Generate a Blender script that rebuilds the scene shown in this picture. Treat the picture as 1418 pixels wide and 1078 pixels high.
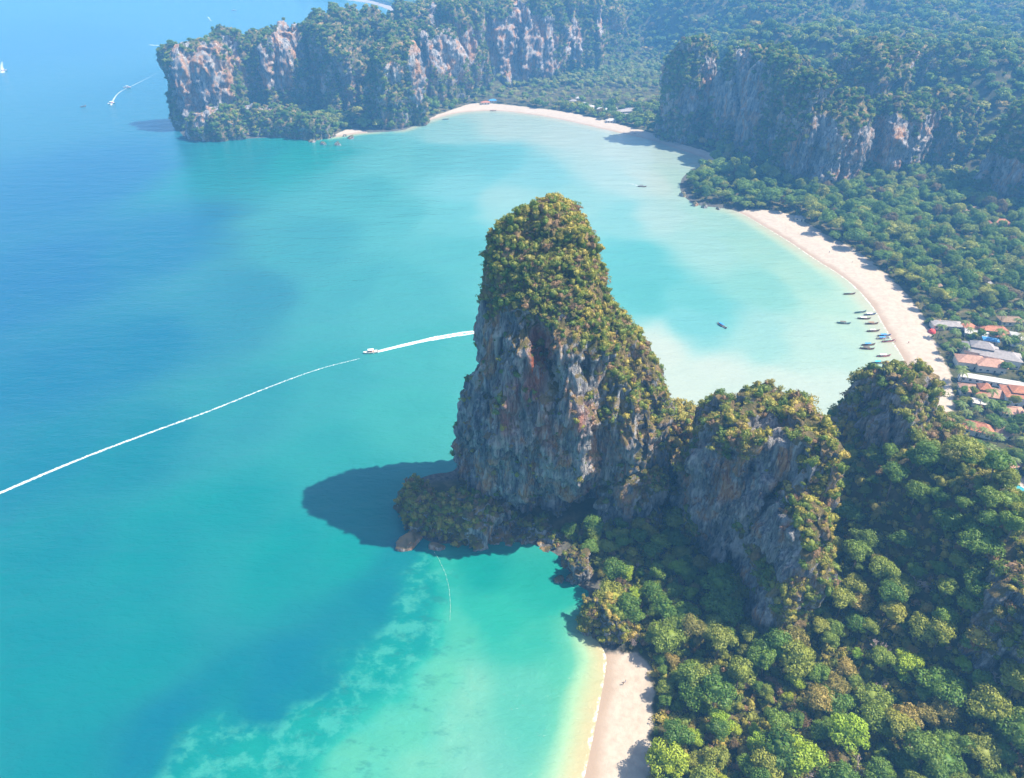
import bpy, bmesh, math, random
import numpy as np
from mathutils import Vector, Matrix

for o in list(bpy.data.objects):
    bpy.data.objects.remove(o)
SC = bpy.context.scene
COL = SC.collection
R = math.radians

# ------------------------------------------------------------------ camera, sky, sun, exposure
PITCH, CAMZ, FPX = R(34.0), 250.0, 958.0           # a drone 250 m up, looking down 34 degrees
cam = bpy.data.cameras.new('camera')
cam.sensor_width = 36.0
cam.lens = 36.0 * FPX / 1418.0
cam.clip_start, cam.clip_end = 1.0, 30000.0
cam_o = bpy.data.objects.new('camera', cam)
COL.objects.link(cam_o)
cam_o.location = (0, 0, CAMZ)
cam_o.rotation_euler = (R(90) - PITCH, 0, 0)
SC.camera = cam_o

SUN_EL, SUN_AZ = R(55.0), R(0.5)                    # sun stands to the right (+x), a touch beyond
world = bpy.data.worlds.new('World')
SC.world = world
world.use_nodes = True
wn = world.node_tree.nodes
wl = world.node_tree.links
wn.clear()
sky = wn.new('ShaderNodeTexSky')
sky.sky_type = 'NISHITA'
sky.sun_disc = False
sky.sun_elevation = SUN_EL
sky.sun_rotation = R(90) - SUN_AZ
sky.altitude = 100.0
sky.air_density = 1.0
sky.dust_density = 1.5
sky.ozone_density = 3.0
bg = wn.new('ShaderNodeBackground')
bg.inputs['Strength'].default_value = 0.125
wo = wn.new('ShaderNodeOutputWorld')
wl.new(sky.outputs[0], bg.inputs[0])
wl.new(bg.outputs[0], wo.inputs[0])

sun = bpy.data.lights.new('sun', 'SUN')
sun.energy = 5.0
sun.angle = R(0.53)
sun.color = (1.0, 0.90, 0.74)
sun_o = bpy.data.objects.new('sun', sun)
COL.objects.link(sun_o)
sdir = Vector((math.cos(SUN_EL) * math.cos(SUN_AZ), math.cos(SUN_EL) * math.sin(SUN_AZ), math.sin(SUN_EL)))
sun_o.rotation_euler = sdir.to_track_quat('Z', 'Y').to_euler()
sun_o.location = sdir * 900

vs = SC.view_settings
vs.view_transform = 'Standard'
vs.look = 'None'
vs.gamma = 1.0
vs.use_curve_mapping = False
vs.exposure = 1.22
SC.render.engine = 'CYCLES'
SC.cycles.use_denoising = True
SC.cycles.max_bounces = 5
SC.cycles.diffuse_bounces = 2
SC.cycles.glossy_bounces = 2
SC.cycles.transmission_bounces = 2
SC.cycles.transparent_max_bounces = 8
SC.cycles.volume_bounces = 0
HAZE_DENSITY = 0.00027
HAZE_COLOR = (0.17, 0.52, 1.0)

# ------------------------------------------------------------------ survey helpers: photo pixel -> place on the map
CT, ST = math.cos(PITCH), math.sin(PITCH)


def ray(u, v):
    a, b = (u - 709.0) / FPX, (v - 539.0) / FPX
    return a, CT - b * ST, -ST - b * CT


def G(u, v, z=0.0):
    dx, dy, dz = ray(u, v)
    t = (z - CAMZ) / dz
    return dx * t, dy * t


def AY(u, v, Y):
    dx, dy, dz = ray(u, v)
    t = Y / dy
    return dx * t, CAMZ + dz * t


def proj(x, y, z):
    d = y * CT + (CAMZ - z) * ST
    q = y * ST - (CAMZ - z) * CT
    return 709 + FPX * x / d, 539 - FPX * q / d, d


# ------------------------------------------------------------------ numpy noise
_g = np.array([[1, 1, 0], [-1, 1, 0], [1, -1, 0], [-1, -1, 0], [1, 0, 1], [-1, 0, 1], [1, 0, -1], [-1, 0, -1],
               [0, 1, 1], [0, -1, 1], [0, 1, -1], [0, -1, -1], [1, 1, 0], [-1, 1, 0], [0, -1, 1], [0, -1, -1]], np.float32)


def pn(x, y, z, seed=0):
    x, y, z = np.broadcast_arrays(np.asarray(x, np.float32), np.asarray(y, np.float32), np.asarray(z, np.float32))
    xf, yf, zf = np.floor(x), np.floor(y), np.floor(z)
    xi, yi, zi = [a.astype(np.int64).astype(np.uint32) for a in (xf, yf, zf)]
    fx, fy, fz = x - xf, y - yf, z - zf
    ux, uy, uz = [t * t * t * (t * (t * 6 - 15) + 10) for t in (fx, fy, fz)]

    def g(i, j, k):
        n = (xi + np.uint32(i)) * np.uint32(374761393) + (yi + np.uint32(j)) * np.uint32(668265263) \
            + (zi + np.uint32(k)) * np.uint32(2246822519) + np.uint32((seed * 3266489917) & 0xffffffff)
        n = (n ^ (n >> np.uint32(13))) * np.uint32(1274126177)
        n = (n ^ (n >> np.uint32(16))) & np.uint32(15)
        q = _g[n]
        return q[..., 0] * (fx - i) + q[..., 1] * (fy - j) + q[..., 2] * (fz - k)
    a = g(0, 0, 0); a = a + ux * (g(1, 0, 0) - a)
    b = g(0, 1, 0); b = b + ux * (g(1, 1, 0) - b)
    c = g(0, 0, 1); c = c + ux * (g(1, 0, 1) - c)
    d = g(0, 1, 1); d = d + ux * (g(1, 1, 1) - d)
    a = a + uy * (b - a)
    c = c + uy * (d - c)
    return a + uz * (c - a)


def fbm(x, y, z, seed=0, o=4):
    s, a, f = 0.0, 1.0, 1.0
    for k in range(o):
        s = s + a * pn(x * f, y * f, z * f, seed + k * 7)
        a *= 0.5
        f *= 2.03
    return s


def sst(x, a, b):
    t = np.clip((x - a) / (b - a), 0, 1)
    return t * t * (3 - 2 * t)


# ------------------------------------------------------------------ materials
class NT:
    def __init__(s, name):
        s.m = bpy.data.materials.new(name)
        s.m.use_nodes = True
        s.n, s.l = s.m.node_tree.nodes, s.m.node_tree.links
        s.n.clear()
        s.out = s.n.new('ShaderNodeOutputMaterial')

    def set(s, node, key, v):
        if v is None:
            return
        if hasattr(v, 'is_output'):
            s.l.new(v, node.inputs[key])
        else:
            if isinstance(v, tuple) and len(v) == 3 and node.inputs[key].type == 'RGBA':
                v = v + (1.0,)
            node.inputs[key].default_value = v

    def pos(s):
        return s.n.new('ShaderNodeNewGeometry').outputs['Position']

    def nrm(s):
        return s.n.new('ShaderNodeNewGeometry').outputs['Normal']

    def scl(s, vec, sc):
        n = s.n.new('ShaderNodeVectorMath'); n.operation = 'MULTIPLY'
        s.set(n, 0, vec); n.inputs[1].default_value = sc
        return n.outputs[0]

    def xyz(s, vec):
        n = s.n.new('ShaderNodeSeparateXYZ'); s.set(n, 0, vec)
        return n.outputs

    def noise(s, vec, scale=1.0, detail=4.0, rough=0.55, dist=0.0):
        n = s.n.new('ShaderNodeTexNoise')
        s.set(n, 'Vector', vec)
        n.inputs['Scale'].default_value = scale
        n.inputs['Detail'].default_value = detail
        n.inputs['Roughness'].default_value = rough
        n.inputs['Distortion'].default_value = dist
        return n.outputs['Fac']

    def voro(s, vec, scale=1.0):
        n = s.n.new('ShaderNodeTexVoronoi')
        s.set(n, 'Vector', vec); n.inputs['Scale'].default_value = scale
        return n.outputs

    def ramp(s, fac, stops, interp='LINEAR'):
        n = s.n.new('ShaderNodeValToRGB')
        s.set(n, 0, fac)
        r = n.color_ramp
        r.interpolation = interp
        while len(r.elements) < len(stops):
            r.elements.new(0.5)
        for e, (p, c) in zip(r.elements, stops):
            e.position = p
            e.color = (c if isinstance(c, tuple) else (c, c, c)) + (1.0,)
        return n.outputs[0]

    def mr(s, v, a, b, c=0.0, d=1.0):
        n = s.n.new('ShaderNodeMapRange')
        n.interpolation_type = 'SMOOTHSTEP'
        s.set(n, 0, v)
        for i, x in enumerate((a, b, c, d)):
            n.inputs[i + 1].default_value = x
        return n.outputs[0]

    def math(s, op, a, b=None):
        n = s.n.new('ShaderNodeMath'); n.operation = op
        s.set(n, 0, a); s.set(n, 1, b)
        return n.outputs[0]

    def mix(s, f, a, b, mode='MIX'):
        n = s.n.new('ShaderNodeMix'); n.data_type = 'RGBA'; n.blend_type = mode
        s.set(n, 0, f); s.set(n, 6, a); s.set(n, 7, b)
        return n.outputs[2]

    def attr(s, name):
        n = s.n.new('ShaderNodeAttribute'); n.attribute_name = name
        return n.outputs['Fac']

    def rnd(s):
        return s.n.new('ShaderNodeObjectInfo').outputs['Random']

    def bump(s, h, strength, dist):
        n = s.n.new('ShaderNodeBump')
        s.set(n, 'Height', h)
        n.inputs['Strength'].default_value = strength
        n.inputs['Distance'].default_value = dist
        return n.outputs[0]

    def bsdf(s, col, rough=0.8, spec=0.3, normal=None, alpha=None, metal=0.0):
        n = s.n.new('ShaderNodeBsdfPrincipled')
        s.set(n, 'Base Color', col); s.set(n, 'Roughness', rough); s.set(n, 'Metallic', metal)
        s.set(n, 'Specular IOR Level', spec)
        s.set(n, 'Normal', normal); s.set(n, 'Alpha', alpha)
        s.l.new(n.outputs[0], s.out.inputs[0])
        return n


def plain(name, col, rough=0.6, var=0.15, scale=1.2, metal=0.0, spec=0.3):
    t = NT(name)
    f = t.noise(t.pos(), scale, 4)
    d = tuple(c * (1 - var) for c in col)
    e = tuple(min(1, c * (1 + var)) for c in col)
    t.bsdf(t.ramp(f, [(0.3, d), (0.7, e)]), rough, spec, metal=metal)
    return t.m


def rock_material(name, warm, shrub_tint, stain=False):
    t = NT(name)
    p = t.pos()
    stre = t.noise(t.scl(p, (0.30, 0.30, 0.030)), 1.0, 6, 0.65, 0.3)
    fine = t.noise(t.scl(p, (1.1, 1.1, 0.11)), 1.0, 5, 0.7)
    big = t.noise(t.scl(p, (0.045, 0.045, 0.022)), 1.0, 4, 0.6, 0.4)
    base = t.ramp(stre, [(0.33, (0.06, 0.066, 0.085)), (0.42, (0.27, 0.27, 0.285)), (0.51, (0.50, 0.485, 0.465)), (0.62, (0.74, 0.69, 0.63))])  # rock's own streaks, with relief shade deepened into the colour for contrast
    base = t.mix(t.mr(fine, 0.42, 0.62), t.mix(0.6, base, (0.05, 0.055, 0.075)), base)
    org = t.noise(t.scl(p, (0.085, 0.085, 0.040)), 1.0, 5, 0.62, 0.6)
    oc = t.ramp(fine, [(0.36, (0.30, 0.11, 0.045)), (0.50, (0.56, 0.29, 0.135)), (0.64, (0.72, 0.50, 0.33))])
    base = t.mix(t.mr(org, 0.60 - warm * 0.16, 0.72 - warm * 0.10), base, oc)
    pale = t.noise(t.scl(p, (0.16, 0.16, 0.05)), 1.0, 4, 0.6)
    base = t.mix(t.mr(pale, 0.53, 0.66, 0, 0.7), base, (0.70, 0.64, 0.58))
    if stain:
        st = t.math('MULTIPLY', t.attr('stain'), t.mr(t.noise(t.scl(p, (0.35, 0.35, 0.12)), 1.0, 4), 0.30, 0.5))
        base = t.mix(st, base, t.ramp(fine, [(0.3, (0.20, 0.045, 0.025)), (0.7, (0.55, 0.19, 0.10))]))
    gr = t.noise(p, 0.35, 5, 0.65)
    up = t.xyz(t.nrm())[2]
    up = t.math('ADD', up, t.attr('veg'))
    grass = t.mr(t.math('ADD', up, t.math('MULTIPLY', t.math('SUBTRACT', gr, 0.5), 1.6)), 0.34, 0.62)
    gc = t.ramp(t.noise(p, 0.12, 4), [(0.32, (0.10, 0.11, 0.035)), (0.5, shrub_tint), (0.66, (0.46, 0.31, 0.15))])
    base = t.mix(grass, base, gc)
    h = t.math('ADD', t.math('MULTIPLY', fine, 0.9), t.math('MULTIPLY', t.noise(t.scl(p, (0.9, 0.9, 0.35)), 1.0, 6, 0.7), 1.2))
    t.bsdf(base, 0.92, 0.15, t.bump(h, 1.0, 3.2))
    return t.m


def leaf_material(name, stops, dry=(0.20, 0.13, 0.06), dryness=0.04):
    t = NT(name)
    r = t.rnd()
    p = t.pos()
    c = t.ramp(r, [(q_, tuple(min(.5, k_ * m_) for k_, m_ in zip(c_, (2.0, 1.7, 1.2)))) for q_, c_ in stops])
    n2 = t.noise(p, 0.9, 3, 0.6)
    c = t.mix(t.mr(n2, 0.38, 0.66, 0, 0.55), c, t.mix(0.5, c, (0.34, 0.33, 0.045)))
    big = t.noise(p, 0.013, 3, 0.6)
    c = t.mix(t.mr(big, 0.42, 0.62, 0, 0.45), c, (0.085, 0.165, 0.035))
    r2 = t.math('FRACT', t.math('MULTIPLY', r, 17.3))
    c = t.mix(t.math('LESS_THAN', r2, dryness), c, dry)
    a = t.n.new('ShaderNodeBsdfDiffuse'); t.set(a, 0, c)
    b = t.n.new('ShaderNodeBsdfTranslucent'); t.set(b, 0, t.mix(0.4, c, (0.30, 0.38, 0.03)))
    g = t.n.new('ShaderNodeBsdfGlossy'); g.inputs['Roughness'].default_value = 0.55
    t.set(g, 0, (0.5, 0.55, 0.5))
    m1 = t.n.new('ShaderNodeMixShader'); m1.inputs[0].default_value = 0.33
    t.l.new(a.outputs[0], m1.inputs[1]); t.l.new(b.outputs[0], m1.inputs[2])
    m2 = t.n.new('ShaderNodeMixShader'); m2.inputs[0].default_value = 0.035
    t.l.new(m1.outputs[0], m2.inputs[1]); t.l.new(g.outputs[0], m2.inputs[2])
    t.l.new(m2.outputs[0], t.out.inputs[0])
    return t.m


M = {}
M['rock'] = rock_material('limestone', 0.55, (0.23, 0.18, 0.075), True)
M['rock_far'] = rock_material('limestone warm', 1.0, (0.15, 0.15, 0.06))
M['rock_mid'] = rock_material('limestone grey', 0.8, (0.15, 0.15, 0.06))
M['leaf'] = leaf_material('forest leaves', [(0.0, (0.030, 0.088, 0.016)), (0.3, (0.050, 0.130, 0.024)), (0.55, (0.085, 0.165, 0.028)), (0.8, (0.14, 0.185, 0.038)), (1.0, (0.19, 0.21, 0.045))])
M['leaf_lime'] = leaf_material('lime leaves', [(0.0, (0.12, 0.26, 0.02)), (1.0, (0.22, 0.30, 0.025))], dryness=0.0)
M['leaf_olive'] = leaf_material('olive leaves', [(0.0, (0.14, 0.13, 0.045)), (1.0, (0.25, 0.19, 0.08))], dryness=0.1)
M['leaf_shrub'] = leaf_material('karst shrub leaves', [(0.0, (0.045, 0.100, 0.018)), (0.28, (0.085, 0.130, 0.024)), (0.55, (0.155, 0.165, 0.034)), (0.8, (0.22, 0.20, 0.05)), (1.0, (0.29, 0.21, 0.075))], (0.28, 0.17, 0.09), 0.10)
M['leaf_palm'] = leaf_material('palm fronds', [(0.0, (0.05, 0.10, 0.03)), (0.6, (0.10, 0.13, 0.05)), (1.0, (0.15, 0.16, 0.07))], dryness=0.0)
M['bark'] = plain('bark', (0.16, 0.12, 0.085), 0.9, 0.35)
M['bark_grey'] = plain('pale bark', (0.36, 0.28, 0.24), 0.9, 0.3)
M['roof_red'] = plain('clay tiles', (0.36, 0.145, 0.08), 0.8, 0.3, 0.9)
M['roof_pale'] = plain('faded clay tiles', (0.38, 0.215, 0.15), 0.8, 0.25, 0.8)
M['roof_grey'] = plain('grey tiles', (0.26, 0.235, 0.225), 0.8, 0.2, 0.7)
M['roof_white'] = plain('pale sheet roof', (0.42, 0.40, 0.37), 0.6, 0.12, 0.5)
M['roof_brown'] = plain('thatch', (0.25, 0.17, 0.11), 0.95, 0.35, 2.0)
M['roof_blue'] = plain('blue awning', (0.05, 0.22, 0.48), 0.6, 0.15)
M['white'] = plain('white paint', (0.78, 0.77, 0.74), 0.5, 0.06)
M['cream'] = plain('cream render', (0.66, 0.58, 0.46), 0.8, 0.1)
M['glass'] = plain('window glass', (0.03, 0.045, 0.055), 0.12, 0.1, spec=0.6)
M['wood'] = plain('boat planks', (0.24, 0.12, 0.055), 0.55, 0.3, 3.0)
M['wood_dark'] = plain('dark timber', (0.10, 0.06, 0.04), 0.7, 0.3, 3.0)
M['blue'] = plain('blue tarpaulin', (0.04, 0.22, 0.55), 0.6, 0.2)
M['teal'] = plain('teal tarpaulin', (0.03, 0.36, 0.45), 0.6, 0.2)
M['green_tarp'] = plain('faded green tarpaulin', (0.20, 0.28, 0.22), 0.7, 0.2)
M['metal'] = plain('engine steel', (0.20, 0.20, 0.21), 0.4, 0.2, metal=0.6)
M['red'] = plain('red cloth', (0.62, 0.07, 0.06), 0.7, 0.15)
M['pink'] = plain('pink ribbon', (0.75, 0.22, 0.26), 0.7, 0.2)
M['skin'] = plain('skin', (0.42, 0.25, 0.17), 0.6, 0.1)
M['pool'] = plain('pool water', (0.04, 0.27, 0.30), 0.08, 0.15, 0.3, spec=0.5)
M['paving'] = plain('pale paving', (0.66, 0.58, 0.47), 0.85, 0.15, 0.7)
M['rope'] = plain('buoy white', (0.75, 0.75, 0.68), 0.6, 0.1)


# ------------------------------------------------------------------ object helpers
def tag(o, label=None, cat=None, group=None, kind=None):
    for k, v in (('label', label), ('category', cat), ('group', group), ('kind', kind)):
        if v is not None:
            o[k] = v
    return o


def link(o, parent=None):
    COL.objects.link(o)
    if parent is not None:
        o.parent = parent
    return o


def empty(name, loc=(0, 0, 0), rz=0.0, sc=1.0):
    o = bpy.data.objects.new(name, None)
    o.empty_display_size = 1.0
    link(o)
    o.location = loc
    o.rotation_euler = (0, 0, rz)
    o.scale = (sc, sc, sc)
    return o


def mesh_np(name, V, F, mat, smooth=False, attrs=None):
    """V (n,3); F (m,k) array of quads or triangles"""
    V = np.asarray(V, np.float32)
    F = np.asarray(F, np.int32)
    me = bpy.data.meshes.new(name)
    me.vertices.add(len(V))
    me.vertices.foreach_set('co', V.ravel())
    k = F.shape[1]
    me.loops.add(F.size)
    me.loops.foreach_set('vertex_index', F.ravel())
    me.polygons.add(len(F))
    me.polygons.foreach_set('loop_start', np.arange(0, F.size, k, dtype=np.int32))
    me.update(calc_edges=True)
    if smooth:
        me.polygons.foreach_set('use_smooth', np.ones(len(F), bool))
    for mt in (mat if isinstance(mat, (list, tuple)) else [mat]):
        me.materials.append(mt)
    for an, av in (attrs or {}).items():
        a = me.attributes.new(an, 'FLOAT', 'POINT')
        a.data.foreach_set('value', np.asarray(av, np.float32))
    return me


def obj(name, me, parent=None, loc=None):
    o = bpy.data.objects.new(name, me)
    link(o, parent)
    if loc is not None:
        o.location = loc
    return o


class MB:
    """small mesh collector"""
    def __init__(s):
        s.v, s.f = [], []

    def add(s, vs, fs):
        k = len(s.v)
        s.v += [tuple(q) for q in vs]
        s.f += [tuple(i + k for i in q) for q in fs]
        return s

    def box(s, c, d, rz=0.0):
        x, y, z = d[0] / 2, d[1] / 2, d[2] / 2
        ca, sa = math.cos(rz), math.sin(rz)
        vs = [(c[0] + a * x * ca - b * y * sa, c[1] + a * x * sa + b * y * ca, c[2] + e * z) for e in (-1, 1) for b in (-1, 1) for a in (-1, 1)]
        return s.add(vs, [(0, 2, 3, 1), (4, 5, 7, 6), (0, 1, 5, 4), (2, 6, 7, 3), (0, 4, 6, 2), (1, 3, 7, 5)])

    def tube(s, pts, rad, n=6):
        pts = [Vector(p) for p in pts]
        vs, fs = [], []
        for i, p in enumerate(pts):
            t = (pts[min(i + 1, len(pts) - 1)] - pts[max(i - 1, 0)]).normalized()
            a = t.orthogonal().normalized()
            b = t.cross(a)
            r = rad[i] if isinstance(rad, (list, tuple)) else rad
            vs += [p + (a * math.cos(2 * math.pi * k / n) + b * math.sin(2 * math.pi * k / n)) * r for k in range(n)]
        for i in range(len(pts) - 1):
            for k in range(n):
                fs.append((i * n + k, i * n + (k + 1) % n, (i + 1) * n + (k + 1) % n, (i + 1) * n + k))
        fs.append(tuple(range(n))[::-1])
        fs.append(tuple((len(pts) - 1) * n + k for k in range(n)))
        return s.add(vs, fs)

    def mesh(s, name, mat, smooth=False):
        me = bpy.data.meshes.new(name)
        me.from_pydata(s.v, [], s.f)
        me.materials.append(mat)
        if smooth:
            me.polygons.foreach_set('use_smooth', np.ones(len(me.polygons), bool))
        me.update()
        return me

    def build(s, name, mat, parent=None, smooth=False):
        return obj(name, s.mesh(name, mat, smooth), parent)


def copy_tree(o, parent=None):
    c = o.copy()
    COL.objects.link(c)
    if parent is not None:
        c.parent = parent
    for ch in o.children:
        copy_tree(ch, c)
    return c


# ------------------------------------------------------------------ the map: coast, beaches
def chaikin(p, it=2, closed=True):
    p = np.array(p, float)
    for _ in range(it):
        q = np.roll(p, -1, 0)
        a, b = p * .75 + q * .25, p * .25 + q * .75
        p = np.stack([a, b], 1).reshape(-1, 2)
    return p


coast_px1 = [(770, 1250), (800, 1120), (811, 1070), (826, 1000), (836, 945), (843, 905), (812, 872), (802, 845), (822, 820), (795, 810),
             (785, 775), (740, 752), (690, 750), (640, 752), (600, 754), (574, 738), (552, 705), (560, 672), (600, 655), (634, 655)]
coast_w1 = [(-28, 315), (0, 328), (60, 330), (95, 318), (120, 300), (160, 300), (200, 315)]
coast_px2 = [(1275, 545), (1262, 520), (1251, 496), (1241, 480), (1225, 452), (1211, 427), (1190, 402), (1165, 381), (1130, 360), (1094, 335),
             (1059, 314), (1020, 291), (985, 287), (962, 284), (946, 272), (940, 258), (948, 240), (990, 224), (940, 207), (905, 195), (870, 187),
             (830, 178), (788, 168), (746, 160), (690, 153), (640, 155), (610, 162), (575, 173), (558, 182), (500, 184), (470, 189), (440, 194),
             (400, 190), (340, 192), (268, 198), (250, 186), (246, 172)]
coast_w2 = [(-500, 1085), (-440, 1150), (-250, 1330), (-190, 1480), (-180, 1900), (-400, 2680), (-605, 3100), (-1500, 3650), (-3000, 4300),
            (-3000, 6200), (6500, 6200), (6500, -700), (160, -400), (60, -100)]
coast = chaikin([G(*p) for p in coast_px1] + coast_w1 + [G(*p) for p in coast_px2] + coast_w2, 2)


def sdf(poly, x, y):
    """signed distance to a closed polygon, positive inside"""
    x = np.asarray(x, float); y = np.asarray(y, float)
    best = np.full(x.shape, 1e18)
    ins = np.zeros(x.shape, bool)
    n = len(poly)
    for i in range(n):
        ax, ay = poly[i]
        bx, by = poly[(i + 1) % n]
        ex, ey = bx - ax, by - ay
        wx, wy = x - ax, y - ay
        t = np.clip((wx * ex + wy * ey) / (ex * ex + ey * ey + 1e-12), 0, 1)
        best = np.minimum(best, (wx - t * ex) ** 2 + (wy - t * ey) ** 2)
        c = ((ay > y) != (by > y))
        if abs(ey) > 1e-12:
            ins ^= c & (x < ax + (y - ay) * ex / ey)
    d = np.sqrt(best)
    return np.where(ins, d, -d)


def P2(lst, z=1.5):
    return [G(u, v, z) for u, v in lst]


beach_railay = chaikin(P2([(1024, 288), (1087, 294), (1112, 306), (1144, 327), (1182, 345), (1218, 373), (1246, 398), (1271, 427), (1288, 459), (1299, 487), (1316, 518),
                           (1324, 570), (1300, 620), (1230, 620), (1225, 520), (1190, 450), (1100, 380), (1000, 305)]), 2)
beach_near = chaikin(P2([(848, 899), (880, 903), (900, 918), (906, 960), (898, 1085), (890, 1250), (700, 1250), (780, 1085), (810, 980), (826, 905)]), 2)
beach_far = chaikin(P2([(632, 151), (645, 146), (661, 143), (703, 146), (746, 151), (788, 156), (820, 164), (841, 168), (868, 176), (904, 185), (940, 199), (992, 214), (998, 228),
                        (930, 222), (830, 195), (740, 172), (640, 168), (575, 184), (560, 182), (580, 170), (610, 157)]), 2)
beach_small = chaikin(P2([(462, 186), (480, 180), (502, 180), (520, 186), (500, 195), (470, 195)]), 1)
beach_distant = chaikin([(-640, 3150), (-575, 3100), (-365, 2680), (-340, 2500), (-420, 2500), (-660, 3080)], 1)
BEACHES = [beach_railay, beach_near, beach_far, beach_small, beach_distant]
pool_spot = chaikin(P2([(1382, 668), (1440, 655), (1450, 720), (1378, 712)], 3), 1)


def beach_sdf(x, y):
    s = np.full(np.shape(x), -1e9)
    for b in BEACHES + [pool_spot]:
        s = np.maximum(s, sdf(b, x, y))
    return s


HILLS = [(172, 242, 42, 27, 34), (200, 214, 20, 19, 26), (196, 180, 14, 30, 30), (192, 205, 24, 28, 40), (105, 240, 10, 20, 24), (72, 285, 22, 30, 18), (200, 165, 22, 36, 36), (150, 190, 9, 30, 25)]


def height(x, y, d=None, bs=None):
    x = np.asarray(x, float); y = np.asarray(y, float)
    if d is None:
        d = sdf(coast, x, y)
    if bs is None:
        bs = beach_sdf(x, y)
    z = np.where(d < 0, np.maximum(d * 0.10, -9), np.minimum(d * 0.11, 2.2))
    ins = sst(d, 2, 26) * sst(-bs, 0, 14)
    z = z + ins * (1.2 + 1.6 * fbm(x / 40, y / 40, 0.5, 3, 3))
    for hx, hy, hh, sx, sy in HILLS:
        z = z + ins * hh * np.exp(-((x - hx) / sx) ** 2 - ((y - hy) / sy) ** 2)
    rough = 1 + 0.55 * fbm(x / 170, y / 170, 2.5, 11, 4)
    s = (x - 227) * .667 + (y - 925) * .745
    z = z + ins * 78 * sst(s, 110, 270) * sst(x, 285, 390) * rough
    z = z + ins * 42 * sst(s, 350, 900) * sst(x, 330, 560) * rough
    z = z + ins * 88 * sst(y, 1400 + 130 * sst(x, 150, 240), 1760) * sst(x, -230, -120) * rough * (1 - sst(y, 2200, 2600))
    z = z + ins * 70 * sst(y, 1250, 1420) * sst(-x, 0, 60) * (1 - sst(-x, 180, 240)) * (1 - sst(y, 2000, 2400))
    return z


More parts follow.
